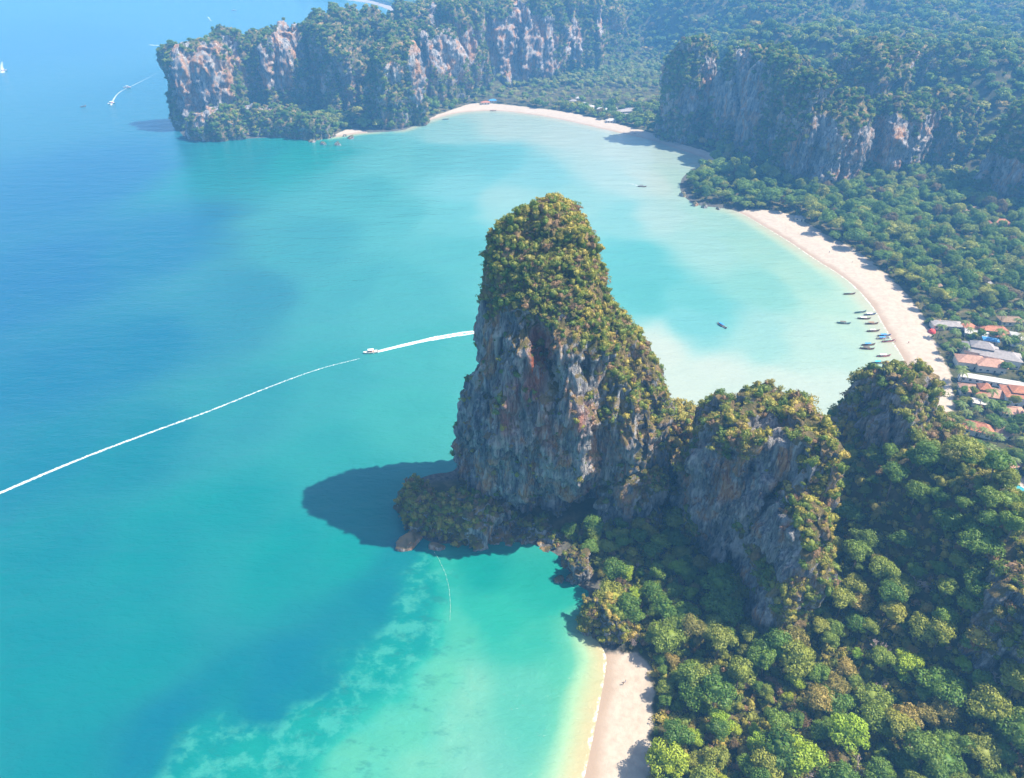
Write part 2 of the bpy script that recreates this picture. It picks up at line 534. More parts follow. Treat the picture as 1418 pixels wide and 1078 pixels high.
# ------------------------------------------------------------------ karst towers
class Tower:
    def __init__(s, cx, cy, rx, ry, h, z0=-2.0, seed=1, n=150, m=70, e=0.42, ez=0.62, lump=0.20, flute=1.6, gully=0.12, rot=0.0, sect=2.4, xl=None, dents=()):
        s.__dict__.update(cx=cx, cy=cy, rx=rx, ry=ry, h=h, z0=z0, seed=seed, n=n, m=m, e=e, ez=ez, lump=lump, flute=flute, gully=gully, rot=rot, sect=sect, xl=xl, dents=dents)

    def prof(s, z):
        q = np.clip((z - s.z0) / (s.h - s.z0), 0, 1)
        sa = q ** (1 / s.ez)
        return np.clip(1 - sa * sa, 0, 1) ** (s.e / 2)

    def axis(s, z):
        """centre x and half widths at a height"""
        if s.xl is not None:
            zz, L, Rr, Fy, By = s.xl
            l, r, f, b = [np.interp(z, zz, q) for q in (L, Rr, Fy, By)]
            return (l + r) / 2, (f + b) / 2, (r - l) / 2, (b - f) / 2
        p = s.prof(z)
        return s.cx + 0 * p, s.cy + 0 * p, s.rx * p, s.ry * p

    def inside(s, x, y, z, k=0.9):
        c, cy, a, b = s.axis(z)
        ca, sa = math.cos(-s.rot), math.sin(-s.rot)
        dx, dy = x - c, y - cy
        dx, dy = dx * ca - dy * sa, dx * sa + dy * ca
        return (z < s.h) & ((dx / np.maximum(a * k, .01)) ** 2 + (dy / np.maximum(b * k, .01)) ** 2 < 1)

    def build(s):
        n, m = s.n, s.m
        if s.xl is not None:
            zz = s.xl[0]
            q = np.linspace(0, 1, m)
            z = s.z0 + (s.h - s.z0) * (1 - (1 - q) ** 1.25)
        else:
            a = np.linspace(0, math.pi / 2, 2000)
            r_, z_ = np.cos(a) ** s.e * max(s.rx, s.ry), np.sin(a) ** s.ez * (s.h - s.z0)
            L = np.concatenate([[0], np.cumsum(np.hypot(np.diff(r_), np.diff(z_)))])
            aa = np.interp(np.linspace(0, L[-1], m), L, a)
            z = s.z0 + np.sin(aa) ** s.ez * (s.h - s.z0)
        c, cyz, wx, wy = s.axis(z)
        wx = np.maximum(wx, 0.02); wy = np.maximum(wy, 0.02)
        ph = np.linspace(0, 2 * math.pi, n, endpoint=False)
        cp, sp = np.cos(ph), np.sin(ph)
        k = (np.abs(cp) ** s.sect + np.abs(sp) ** s.sect) ** (-1 / s.sect)
        ux, uy = cp * k, sp * k
        X = ux[None, :] * wx[:, None]
        Y = uy[None, :] * wy[:, None]
        Z = np.repeat(z[:, None], n, 1)
        ca, sa = math.cos(s.rot), math.sin(s.rot)
        X, Y = X * ca - Y * sa, X * sa + Y * ca
        X = X + c[:, None]; Y = Y + cyz[:, None]
        sd = s.seed * 13
        rr = (s.rx + s.ry) / 2

        def normals(X, Y, Z):
            dXu, dYu, dZu = [np.roll(A, -1, 1) - np.roll(A, 1, 1) for A in (X, Y, Z)]
            dXv, dYv, dZv = [np.gradient(A, axis=0) for A in (X, Y, Z)]
            nx, ny, nz = dYu * dZv - dZu * dYv, dZu * dXv - dXu * dZv, dXu * dYv - dYu * dXv
            l = np.sqrt(nx * nx + ny * ny + nz * nz) + 1e-9
            return nx / l, ny / l, nz / l
        nx, ny, nz = normals(X, Y, Z)
        nx[-3:], ny[-3:], nz[-3:] = 0, 0, 1
        low = fbm(X / (rr * .9), Y / (rr * .9), Z / (rr * 1.3), sd, 3) * s.lump * rr
        g = 1 - np.abs(pn(X / (rr * .55) + 9, Y / (rr * .55), Z / (rr * 3.0), sd + 3)) * 2.6
        low = low - s.gully * rr * np.clip(g, 0, 1) ** 2 * (1 - .8 * sst(Z, 100, 118) * (s.xl is not None))
        for (du, dz, su, sz, amt) in s.dents:
            dph = np.abs((ph[None, :] - du + math.pi) % (2 * math.pi) - math.pi)
            low = low - amt * np.exp(-(dph / su) ** 2 - ((Z - dz) / sz) ** 2)
        X, Y, Z = X + nx * low, Y + ny * low, Z + nz * low
        nx, ny, nz = normals(X, Y, Z)
        nx[-3:], ny[-3:], nz[-3:] = 0, 0, 1
        wall = sst(1 - np.abs(nz), 0.2, 0.7)
        f1 = fbm(X / 7.0, Y / 7.0, Z / 26.0, sd + 5, 3)
        f2 = 1 - np.abs(pn(X / 3.6, Y / 3.6, Z / 17.0, sd + 8)) * 3
        led = fbm(X / 22, Y / 22, Z / 9, sd + 21, 3)
        dd = s.flute * (wall * (f1 * 1.7 - np.clip(f2, 0, 1) * 0.8 + led * 1.1) + (1 - wall) * fbm(X / 6, Y / 6, Z / 6, sd + 9, 3) * 1.3)
        # hanging curtains that break off below, narrow flutes and cracks
        fr = (Z / 15 + 1.3 * fbm(X / 9, Y / 9, Z / 40, sd + 31, 3)) % 1.0
        cur = (1 - fr) ** 1.6 * sst(pn(X / 16, Y / 16, Z / 20, sd + 33), -.15, .25)
        f3 = np.clip(1 - np.abs(pn(X / 1.9, Y / 1.9, Z / 11, sd + 35)) * 3.2, 0, 1)
        crk = np.clip(1 - np.abs(pn(X / 12, Y / 12, Z / 34, sd + 37)) * 10, 0, 1)
        dd = dd + wall * s.flute * (1.35 * cur - .40 * f3 - .9 * crk)
        X, Y, Z = X + nx * dd, Y + ny * dd, Z + nz * dd
        V = np.stack([X, Y, Z], -1).reshape(-1, 3)
        i = np.arange(m - 1)[:, None] * n
        j = np.arange(n)[None, :]
        j2 = (j + 1) % n
        F = np.stack([i + j, i + j2, i + n + j2, i + n + j], -1).reshape(-1, 4)
        s.V, s.F = V, F
        return V, F


def KT(u, vb, w, vt, ry, z0=3.0, **kw):
    """tower from its surveyed foot (u, vb), width and top"""
    x0, y0 = G(u, vb, z0)
    cy = y0 + ry
    h = AY(u, vt, cy)[1]
    d = proj(0, cy, h * (0.8 if y0 < 400 else 0.5))[2]
    return Tower((u - 709) / FPX * d, cy, w / 2 * d / FPX, ry, h, z0=-3.0, **kw)


ALL_TOWERS = []


def massif(name, towers, mat, label, cat, smooth=True, stain=None, veg=None):
    Vs, Fs, k = [], [], 0
    for t in towers:
        V, F = t.build()
        Vs.append(V); Fs.append(F + k); k += len(V)
    V = np.concatenate(Vs); F = np.concatenate(Fs)
    base = (float(towers[0].cx), float(towers[0].cy), 0.0)
    root = empty(name, base)
    tag(root, label, cat)
    at = {'stain': stain(V)} if stain is not None else {'stain': np.zeros(len(V))}
    at['veg'] = veg(V) if veg is not None else np.zeros(len(V))
    o = obj('rock_face', mesh_np('rock_face', V - np.array(base), F, mat, smooth, at), root)
    ALL_TOWERS.extend(towers)
    root_info = dict(root=root, V=V, F=F, towers=towers, base=base, veg=at['veg'])
    return root_info


def sample_surface(info, per_m2, rng, up_lo=0.25, up_hi=0.7, floor=0.0, noise_scale=18.0, cam_only=True, zmin=1.5, amp=0.5):
    V, F = info['V'], info['F']
    a, b, c, d = [V[F[:, i]] for i in range(4)]
    nv = np.cross(c - a, d - b)
    l = np.linalg.norm(nv, axis=1) + 1e-9
    area = l / 2
    nv = nv / l[:, None]
    ce = (a + b + c + d) / 4
    nz = nv[:, 2] + amp * fbm(ce[:, 0] / noise_scale, ce[:, 1] / noise_scale, ce[:, 2] / noise_scale, 77, 3)
    nz = nz + info['veg'][F].mean(1)
    w = np.where(info['veg'][F].mean(1) < -0.25, 0.2, 1.0) * floor + (1 - floor) * sst(nz, up_lo, up_hi)
    if cam_only:
        view = ce - np.array([0, 0, CAMZ])
        w = w * ((nv * view).sum(1) / np.linalg.norm(view, axis=1) < 0.35)
        u, v, dd = proj(ce[:, 0], ce[:, 1], ce[:, 2])
        w = w * ((u > -150) & (u < 1570) & (v > -200) & (v < 1200))
    w = w * (ce[:, 2] > zmin)
    lam = area * w * per_m2
    cnt = rng.poisson(lam)
    idx = np.repeat(np.arange(len(F)), cnt)
    s, t = rng.random(len(idx)), rng.random(len(idx))
    p = a[idx] * ((1 - s) * (1 - t))[:, None] + b[idx] * (s * (1 - t))[:, None] + c[idx] * (s * t)[:, None] + d[idx] * ((1 - s) * t)[:, None]
    keep = np.ones(len(p), bool)
    # drop points buried in a neighbouring tower
    owner = np.zeros(len(F), int)
    k = 0
    for q, tw in enumerate(info['towers']):
        owner[k:k + len(tw.F)] = q
        k += len(tw.F)
    ow = owner[idx]
    for q, tw in enumerate(info['towers']):
        keep &= (ow == q) | ~tw.inside(p[:, 0], p[:, 1], p[:, 2], 0.85)
    return p[keep], nv[idx][keep]


# ------------------------------------------------------------------ plants
def leaf_cloud(P, N, size, rng, jit=0.7):
    n = len(P)
    N = N + rng.normal(0, jit, (n, 3))
    N /= np.linalg.norm(N, axis=1)[:, None] + 1e-9
    A = np.cross(N, rng.normal(0, 1, (n, 3)))
    A /= np.linalg.norm(A, axis=1)[:, None] + 1e-9
    B = np.cross(N, A)
    s = (size * rng.uniform(0.6, 1.35, n))[:, None]
    v = np.stack([P - A * s, P - B * s * 0.6 + N * s * .15, P + A * s, P + B * s * 0.6 + N * s * .15], 1)
    return v.reshape(-1, 3)


def crown(name, mat, seed, rad, hgt, top, lobes, per, size, lobe_r=(0.32, 0.5), core=True):
    """rad: crown radius, hgt: crown height, top: height of the crown's centre"""
    rng = np.random.default_rng(seed)
    P, N = [], []
    for k in range(lobes):
        th = rng.uniform(0, 2 * math.pi)
        el = math.asin(rng.uniform(-0.25, 1.0))
        rr = rng.uniform(0.40, 0.86)
        c = np.array([math.cos(th) * math.cos(el) * rad * rr, math.sin(th) * math.cos(el) * rad * rr, top + math.sin(el) * hgt * 0.5 * rr])
        lr = rad * (lobe_r[0] * .55 + (lobe_r[1] - lobe_r[0] * .55) * rng.random() ** 1.4)
        nper = max(12, int(per * 1.5 * (lr / (rad * lobe_r[1])) ** 1.6))
        d = rng.normal(0, 1, (nper, 3)); d[:, 2] = np.abs(d[:, 2]) * 1.1 - 0.35
        d /= np.linalg.norm(d, axis=1)[:, None]
        q = c + d * lr * rng.uniform(0.62, 1.12, nper)[:, None] * np.array([1, 1, 0.72])
        P.append(q); N.append(d)
    P, N = np.concatenate(P), np.concatenate(N)
    V = leaf_cloud(P, N, size, rng, 0.42)
    F = np.arange(len(V)).reshape(-1, 4)
    if core:
        n, m = 10, 6
        ph = np.linspace(0, 2 * math.pi, n, endpoint=False)
        el = np.linspace(-1.2, 1.5, m)
        cv = np.array([(math.cos(p) * math.cos(e) * rad * .55, math.sin(p) * math.cos(e) * rad * .55, top + math.sin(e) * hgt * .33) for e in el for p in ph])
        cv += rng.normal(0, rad * .05, cv.shape)
        cf = np.array([(i * n + j, i * n + (j + 1) % n, (i + 1) * n + (j + 1) % n, (i + 1) * n + j) for i in range(m - 1) for j in range(n)])
        F = np.concatenate([F, cf + len(V)])
        V = np.concatenate([V, cv])
    return mesh_np(name, V, F, mat)


def trunk_mesh(name, mat, h, r, seed, limbs=4, spread=2.5, up=3.0):
    rng = random.Random(seed)
    b = MB()
    mid = (rng.uniform(-.3, .3), rng.uniform(-.3, .3), h * .55)
    b.tube([(0, 0, -1.2), mid, (mid[0] * 1.5, mid[1] * 1.5, h)], [r, r * .8, r * .6], 7)
    for k in range(limbs):
        a = 2 * math.pi * k / limbs + rng.uniform(-.4, .4)
        s = spread * rng.uniform(.7, 1.1)
        p0 = Vector((mid[0] * 1.4, mid[1] * 1.4, h * rng.uniform(.8, .97)))
        p1 = p0 + Vector((math.cos(a) * s * .5, math.sin(a) * s * .5, up * .5))
        p2 = p0 + Vector((math.cos(a) * s, math.sin(a) * s, up))
        b.tube([p0, p1, p2], [r * .5, r * .34, r * .14], 5)
    return b.mesh(name, mat, True)


def bare_mesh(name, mat, h, seed):
    rng = random.Random(seed)
    b = MB()

    def grow(p, d, l, r, lev):
        q = p + d * l
        b.tube([p, p + d * l * .5 + Vector((rng.uniform(-.1, .1), rng.uniform(-.1, .1), 0)) * l, q], [r, r * .8, r * .6], 4 if lev else 6)
        if lev < 4:
            for k in range(3 if lev < 3 else 4):
                e = (d + Vector((rng.uniform(-1, 1), rng.uniform(-1, 1), rng.uniform(-.2, .6))) * .85).normalized()
                grow(p + d * l * rng.uniform(.7, 1.0), e, l * rng.uniform(.55, .75), max(r * .6, .07), lev + 1)
    grow(Vector((0, 0, -1)), Vector((0, 0, 1)), h * .42, .32, 0)
    return b.mesh(name, mat)


def palm_meshes(seed):
    rng = random.Random(seed)
    t = MB()
    h = rng.uniform(9, 12)
    lean = (rng.uniform(-1.5, 1.5), rng.uniform(-1.5, 1.5))
    t.tube([(0, 0, -.8), (lean[0] * .3, lean[1] * .3, h * .5), (lean[0], lean[1], h)], [.22, .17, .13], 6)
    f = MB()
    for k in range(16):
        a = 2 * math.pi * k / 16 + rng.uniform(-.2, .2)
        el = rng.uniform(.1, 1.0)
        L = rng.uniform(3.4, 4.4)
        pts = []
        for i in range(7):
            s = i / 6
            r = L * s * math.cos(el * (1 - .4 * s))
            z = L * (s * math.sin(el) - .75 * s * s)
            pts.append(Vector((lean[0] + math.cos(a) * r, lean[1] + math.sin(a) * r, h + z)))
        side = Vector((-math.sin(a), math.cos(a), 0))
        for i in range(1, 7):
            p, q = pts[i - 1], pts[i]
            w = .75 * math.sin(math.pi * (i + .3) / 7.6)
            dr = Vector((0, 0, -.30 * w))
            f.add([p, q, q + side * w + dr, p.lerp(q, .4) + side * w * .95 + dr], [(0, 1, 2, 3)])
            f.add([p, q, q - side * w + dr, p.lerp(q, .4) - side * w * .95 + dr], [(3, 2, 1, 0)])
    return t, f


TREES = {}
TREES['broadleaf_tree'] = [
    (trunk_mesh('trunk', M['bark'], 7.0, .38, 1, 5, 3.0), crown('crown', M['leaf'], 11, 5.6, 7.5, 9.0, 30, 165, 0.37)),
    (trunk_mesh('trunk', M['bark'], 7.5, .35, 2, 4, 2.4), crown('crown', M['leaf'], 12, 4.6, 9.0, 10.0, 26, 165, 0.35)),
    (trunk_mesh('trunk', M['bark'], 6.0, .42, 3, 5, 3.6), crown('crown', M['leaf'], 13, 6.4, 6.0, 8.0, 36, 150, 0.37, (0.24, 0.42))),
    (trunk_mesh('trunk', M['bark'], 8.0, .33, 4, 4, 2.2), crown('crown', M['leaf'], 14, 4.2, 8.0, 10.5, 20, 190, 0.33, (0.3, 0.52)))]
TREES['lime_green_tree'] = [(trunk_mesh('trunk', M['bark'], 6.5, .32, 5, 4, 2.6), crown('crown', M['leaf_lime'], 15, 5.0, 7.5, 8.6, 26, 165, 0.34))]
TREES['olive_brown_tree'] = [(trunk_mesh('trunk', M['bark_grey'], 6.5, .32, 6, 5, 2.6), crown('crown', M['leaf_olive'], 16, 4.6, 7.0, 8.4, 26, 120, 0.30))]
bare_m = [bare_mesh('branches', M['bark_grey'], 10, s) for s in (3, 8)]
palm_t, palm_f = palm_meshes(4)
palm_m = (palm_t.mesh('trunk', M['bark'], True), palm_f.mesh('fronds', M['leaf_palm']))


# templates for mass planting (their meshes only; not linked into the scene themselves)
def template(name, me):
    o = bpy.data.objects.new(name, me)
    return o


shrubs = [template('shrub source', crown('shrub', M['leaf_shrub'], 40 + k, 1.0, 1.5 + .5 * k, 0.55, 9, 24, 0.15, (0.30, 0.6), True)) for k in range(3)]
canopy_t = [template('canopy source', crown('canopy', M['leaf'], 60 + k, 5.0, 7.0, 5.5, 13, 46, 0.82, (0.3, 0.5))) for k in range(3)] \
    + [template('canopy source', crown('canopy', M['leaf_olive'], 70, 4.2, 6.0, 5.2, 12, 46, 0.65))]
near_t = [template('near canopy source', c) for _, c in TREES['broadleaf_tree']]
palm_join = MB(); palm_join.add(palm_t.v, palm_t.f); nt_ = len(palm_t.f)
palm_join.add(palm_f.v, palm_f.f)
pj = palm_join.mesh('palm', M['bark']); pj.materials.append(M['leaf_palm'])
pj.polygons.foreach_set('material_index', np.array([0] * nt_ + [1] * (len(pj.polygons) - nt_), np.int32))
palm_tpl = [template('palm source', pj)]
_groups = {}


def scatter_group(key, temps):
    if key in _groups:
        return _groups[key]
    g = bpy.data.node_groups.new('plant ' + key, 'GeometryNodeTree')
    g.interface.new_socket('Geometry', in_out='INPUT', socket_type='NodeSocketGeometry')
    g.interface.new_socket('Geometry', in_out='OUTPUT', socket_type='NodeSocketGeometry')
    gi, go = g.nodes.new('NodeGroupInput'), g.nodes.new('NodeGroupOutput')
    join = g.nodes.new('GeometryNodeJoinGeometry')

    def named(nm, ty):
        n = g.nodes.new('GeometryNodeInputNamedAttribute'); n.data_type = ty
        n.inputs[0].default_value = nm
        return n.outputs[0]
    for k, t in enumerate(temps):
        oi = g.nodes.new('GeometryNodeObjectInfo'); oi.inputs[0].default_value = t
        oi.inputs['As Instance'].default_value = True
        ip = g.nodes.new('GeometryNodeInstanceOnPoints')
        cmp_ = g.nodes.new('FunctionNodeCompare'); cmp_.data_type = 'FLOAT'; cmp_.operation = 'EQUAL'
        g.links.new(named('vi', 'FLOAT'), cmp_.inputs[0]); cmp_.inputs[1].default_value = float(k); cmp_.inputs['Epsilon'].default_value = 0.2
        g.links.new(gi.outputs[0], ip.inputs['Points'])
        g.links.new(cmp_.outputs[0], ip.inputs['Selection'])
        g.links.new(oi.outputs['Geometry'], ip.inputs['Instance'])
        g.links.new(named('rot', 'FLOAT_VECTOR'), ip.inputs['Rotation'])
        g.links.new(named('sc', 'FLOAT_VECTOR'), ip.inputs['Scale'])
        g.links.new(ip.outputs[0], join.inputs[0])
    g.links.new(join.outputs[0], go.inputs[0])
    _groups[key] = g
    return g


def scatter(name, P, sc, key, temps, rng, parent=None, base=(0, 0, 0), weights=None, tilt=0.12):
    n = len(P)
    me = bpy.data.meshes.new(name)
    me.vertices.add(n)
    me.vertices.foreach_set('co', (np.asarray(P) - np.array(base)).astype(np.float32).ravel())
    w = np.array(weights if weights is not None else [1] * len(temps), float)
    vi = rng.choice(len(temps), n, p=w / w.sum()).astype(np.float32)
    a = me.attributes.new('vi', 'FLOAT', 'POINT'); a.data.foreach_set('value', vi)
    rot = np.stack([rng.normal(0, tilt, n), rng.normal(0, tilt, n), rng.uniform(0, 6.283, n)], 1).astype(np.float32)
    a = me.attributes.new('rot', 'FLOAT_VECTOR', 'POINT'); a.data.foreach_set('vector', rot.ravel())
    s3 = np.asarray(sc, np.float32)
    if s3.ndim == 1:
        s3 = s3[:, None] * rng.uniform(.7, 1.25, (n, 3)).astype(np.float32)
    a = me.attributes.new('sc', 'FLOAT_VECTOR', 'POINT'); a.data.foreach_set('vector', s3.astype(np.float32).ravel())
    me.update()
    o = obj(name, me, parent)
    md = o.modifiers.new('plant', 'NODES')
    md.node_group = scatter_group(key, temps)
    o['kind'] = 'stuff'
    return o


# ------------------------------------------------------------------ land sheet
def graded(segs):
    out = []
    for a, b, st in segs:
        out.append(np.arange(a, b, st))
    out.append([segs[-1][1]])
    return np.concatenate(out)


def grid(xs, ys):
    X, Y = np.meshgrid(xs, ys)
    nx, ny = len(xs), len(ys)
    i = np.arange(ny - 1)[:, None] * nx
    j = np.arange(nx - 1)[None, :]
    F = np.stack([i + j, i + j + 1, i + nx + j + 1, i + nx + j], -1).reshape(-1, 4)
    return X.ravel(), Y.ravel(), F


xs = graded([(-3000, -700, 100), (-700, -120, 10), (-120, 300, 3), (300, 720, 7), (720, 1600, 16), (1600, 6400, 200)])
ys = graded([(-500, 60, 20), (60, 330, 3), (330, 800, 5), (800, 1500, 8), (1500, 2400, 16), (2400, 3300, 30), (3300, 6000, 200)])
lx, ly, lf = grid(xs, ys)
ld = sdf(coast, lx, ly)
lb = beach_sdf(lx, ly)
lz = height(lx, ly, ld, lb)
t = NT('land')
p = t.pos()
soil = t.ramp(t.noise(p, 0.11, 5, 0.65), [(0.3, (0.030, 0.036, 0.016)), (0.5, (0.06, 0.06, 0.026)), (0.72, (0.17, 0.125, 0.07))])
sand = t.ramp(t.noise(p, 0.35, 6, 0.6), [(0.3, (0.335, 0.275, 0.215)), (0.62, (0.415, 0.35, 0.28))])
wet = t.mr(t.math('ADD', t.attr('coast'), t.math('MULTIPLY', t.math('SUBTRACT', t.noise(p, 0.06, 3), 0.5), 8.0)), 0.5, 7.5)
sand = t.mix(wet, (0.30, 0.225, 0.165), sand)
edge = t.math('ADD', t.attr('sand'), t.math('MULTIPLY', t.math('SUBTRACT', t.noise(p, 0.16, 5), 0.5), 9.0))
soil = t.mix(t.mr(t.attr('coast'), 5.0, 11.0), t.ramp(t.noise(p, 0.5, 6, 0.7), [(0.35, (0.03, 0.032, 0.03)), (0.65, (0.13, 0.12, 0.10))]), soil)
colr = t.mix(t.mr(edge, -1.0, 1.5), soil, sand)
t.bsdf(colr, 0.95, 0.1, t.bump(t.noise(p, 0.8, 6, 0.65), 0.35, 0.5))
M['land'] = t.m
keepf = (lz[lf].max(1) > -6)
land = obj('land', mesh_np('land', np.stack([lx, ly, lz], 1), lf[keepf], M['land'], True, {'coast': ld, 'sand': lb}))
tag(land, kind='structure')

# ------------------------------------------------------------------ sea
# (pixel, depth, silt, reef): depth 0 shoal .. 1 deep, silt = milky sand in suspension, reef = coral patches on the bottom
SEA = [(40, 60, .80, .10, 0), (120, 250, .92, 0, 0), (60, 380, .93, 0, 0), (220, 330, .86, 0, 0), (330, 230, .62, 0, 0), (420, 220, .52, 0, 0), (60, 520, .86, 0, 0), (200, 480, .84, 0, 0),
       (320, 420, .76, .03, 0), (430, 330, .62, .08, 0), (500, 270, .52, .15, 0), (560, 220, .42, .35, 0), (620, 190, .30, .7, 0), (700, 175, .18, .85, 0), (790, 190, .16, .9, 0),
       (600, 215, .48, .3, 0), (680, 222, .46, .4, 0), (740, 240, .34, .6, 0), (880, 210, .14, .9, 0), (900, 250, .13, .9, 0), (850, 245, .2, .8, 0), (640, 260, .36, .55, 0), (560, 300, .5, .2, 0), (620, 300, .42, .35, 0), (700, 275, .26, .65, 0), (800, 285, .27, .55, 0),
       (480, 400, .60, .10, 0), (560, 400, .54, .14, 0), (620, 350, .48, .2, 0), (640, 480, .48, .12, 0), (560, 560, .50, .08, 0), (580, 480, .52, .1, 0),
       (860, 300, .30, .5, 0), (920, 300, .20, .75, 0), (980, 340, .22, .55, 0), (1000, 300, .20, .5, 0), (880, 360, .40, .3, 0), (900, 400, .42, .25, 0), (960, 420, .36, .35, 0), (1050, 400, .26, .35, 0),
       (1040, 340, .20, .4, 0), (1120, 390, .18, .35, 0), (1160, 420, .15, .4, 0), (1180, 460, .14, .5, 0), (1210, 480, .10, .5, 0), (1130, 480, .17, .65, 0), (1060, 470, .25, .6, 0), (960, 445, .36, .5, 0),
       (920, 480, .12, 1.0, 0), (1000, 510, .13, 1.0, 0), (1100, 540, .13, .95, 0), (940, 540, .13, 1.0, 0), (1170, 550, .13, .9, 0), (930, 250, .16, .6, 0),
       (60, 640, .76, 0, 0), (60, 780, .68, 0, 0), (200, 620, .72, 0, 0), (330, 560, .66, .03, 0), (450, 520, .60, .06, 0), (200, 760, .64, 0, 0), (330, 700, .62, 0, 0), (450, 640, .58, .03, 0), (400, 780, .60, 0, 0), (500, 760, .56, 0, 0),
       (60, 900, .66, 0, 0), (180, 900, .64, 0, 0), (100, 1040, .68, 0, 0), (240, 1030, .78, 0, 0), (320, 950, .72, 0, 0), (420, 900, .78, 0, 0), (520, 830, .74, 0, .1), (560, 790, .68, 0, .2), (380, 980, .78, 0, .12), (450, 930, .74, 0, .2),
       (590, 820, .56, 0, 1), (560, 870, .56, 0, 1), (510, 930, .52, 0, 1), (440, 990, .50, 0, 1), (370, 1040, .50, 0, 1), (300, 1078, .56, 0, 1), (350, 1120, .5, 0, 1),
       (630, 800, .40, 0, .5), (640, 870, .29, 0, .35), (600, 930, .25, 0, .4), (540, 1000, .25, 0, .5), (470, 1060, .26, 0, .5), (640, 950, .23, .10, .4), (620, 1010, .24, .10, .4), (560, 1060, .23, .04, .35),
       (700, 830, .36, 0, 0), (740, 880, .33, 0, 0), (720, 960, .31, .05, 0), (700, 1040, .29, .12, 0), (640, 1070, .26, .2, .1), (780, 860, .33, 0, 0), (780, 940, .28, 0, 0), (760, 1040, .24, .05, 0), (805, 960, .2, 0, 0), (790, 1060, .16, .05, 0),
       (690, 775, .5, 0, 0), (770, 790, .42, 0, 0), (300, 120, .8, .05, 0), (440, 15, .7, .25, 0), (300, 20, .72, .2, 0), (520, 700, .56, 0, 0)]
wx = graded([(-9000, -1500, 500), (-1500, -480, 40), (-480, -120, 9), (-120, 260, 4), (260, 420, 9), (420, 1000, 60), (1000, 9000, 800)])
wy = graded([(-2000, 60, 60), (60, 330, 4), (330, 700, 6), (700, 1260, 9), (1260, 3300, 60), (3300, 9500, 600)])
sx, sy, sf = grid(wx, wy)
cp = np.array([G(u, v) for u, v, *_ in SEA])
cv = np.array([q[2:] for q in SEA])
num = np.zeros((len(sx), 3)); den = np.zeros(len(sx))
csc = np.hypot(cp[:, 0], cp[:, 1])          # surveyed points lie farther apart far out
wob = 1.0
qx = sx + 14 * fbm(sx / 70, sy / 70, 0.3, 31, 3)
qy = sy + 20 * fbm(sx / 70, sy / 70, 5.3, 37, 3)
for (ax, ay), vals, s_ in zip(cp, cv, csc):
    w = 1.0 / (((qx - ax) ** 2 + ((qy - ay) * (0.62 if s_ > 500 else 0.8)) ** 2) / (s_ * 0.1) ** 2 + 0.02) ** 2.2
    num += w[:, None] * vals
    den += w
att = num / den[:, None]
sd_ = sdf(coast, sx, sy)
shoal = sst(-sd_, 1.0, 20.0)
near_sand = sst(beach_sdf(sx, sy), -34, -2)
att[:, 0] = att[:, 0] * (1 - near_sand * (1 - shoal))
t = NT('sea')
p = t.pos()
dep = t.attr('depth')
wav = t.noise(t.scl(p, (0.02, 0.035, 1)), 1.0, 4, 0.6)
dep2 = t.math('ADD', dep, t.math('MULTIPLY', t.math('SUBTRACT', wav, 0.5), 0.10))
c = t.ramp(dep2, [(0.0, (0.33, 0.29, 0.16)), (0.10, (0.20, 0.33, 0.20)), (0.22, (0.060, 0.25, 0.170)), (0.36, (0.013, 0.202, 0.154)), (0.52, (0.001, 0.152, 0.134)), (0.72, (0.0005, 0.102, 0.126)), (1.0, (0.0005, 0.066, 0.150))])
si = t.attr('silt')
c = t.mix(t.math('MULTIPLY', t.math('POWER', si, 0.7), 0.96), c, t.ramp(dep, [(0.1, (0.285, 0.315, 0.26)), (0.38, (0.125, 0.275, 0.285))]))
reef = t.attr('reef')
rn = t.noise(t.scl(p, (0.10, 0.12, 1)), 1.0, 7, 0.68, 0.15)
rm = t.math('MULTIPLY', t.mr(rn, 0.45, 0.62), t.mr(reef, 0.15, 0.8))
c = t.mix(t.math('MULTIPLY', rm, 0.55), c, (0.045, 0.25, 0.20))
rd = t.math('MULTIPLY', t.mr(t.noise(t.scl(p, (0.07, 0.15, 1)), 1.0, 7, 0.72, 0.1), 0.53, 0.66), t.mr(reef, 0.1, 0.5))
c = t.mix(t.math('MULTIPLY', rd, 0.45), c, (0.012, 0.11, 0.105))
co = t.math('ADD', t.attr('coast'), t.math('MULTIPLY', t.math('SUBTRACT', t.noise(p, 0.16, 4), 0.5), 3.2))
foam = t.math('MULTIPLY', t.mr(co, -1.4, -0.7, 0, .55), t.mr(t.noise(p, 0.45, 6, 0.75), 0.46, 0.60))
foam = t.math('MULTIPLY', foam, t.mr(t.attr('sand'), -6.0, -1.0))
c = t.mix(foam, c, (0.85, 0.85, 0.82))
r1 = t.noise(t.scl(p, (0.16, 0.38, 1)), 1.0, 5, 0.66, 0.3)
r2 = t.noise(t.scl(p, (0.030, 0.075, 1)), 1.0, 3, 0.5, 0.2)
hh = t.math('ADD', t.math('MULTIPLY', r1, 0.7), t.math('MULTIPLY', r2, 1.8))
t.bsdf(c, 0.14, 0.25, t.bump(hh, 0.75, 1.1))
M['sea'] = t.m
sea = obj('sea', mesh_np('sea', np.stack([sx, sy, 0 * sx], 1), sf, M['sea'], True,
                         {'depth': att[:, 0], 'silt': att[:, 1], 'reef': att[:, 2], 'coast': sd_, 'sand': beach_sdf(sx, sy)}))
tag(sea, kind='structure')

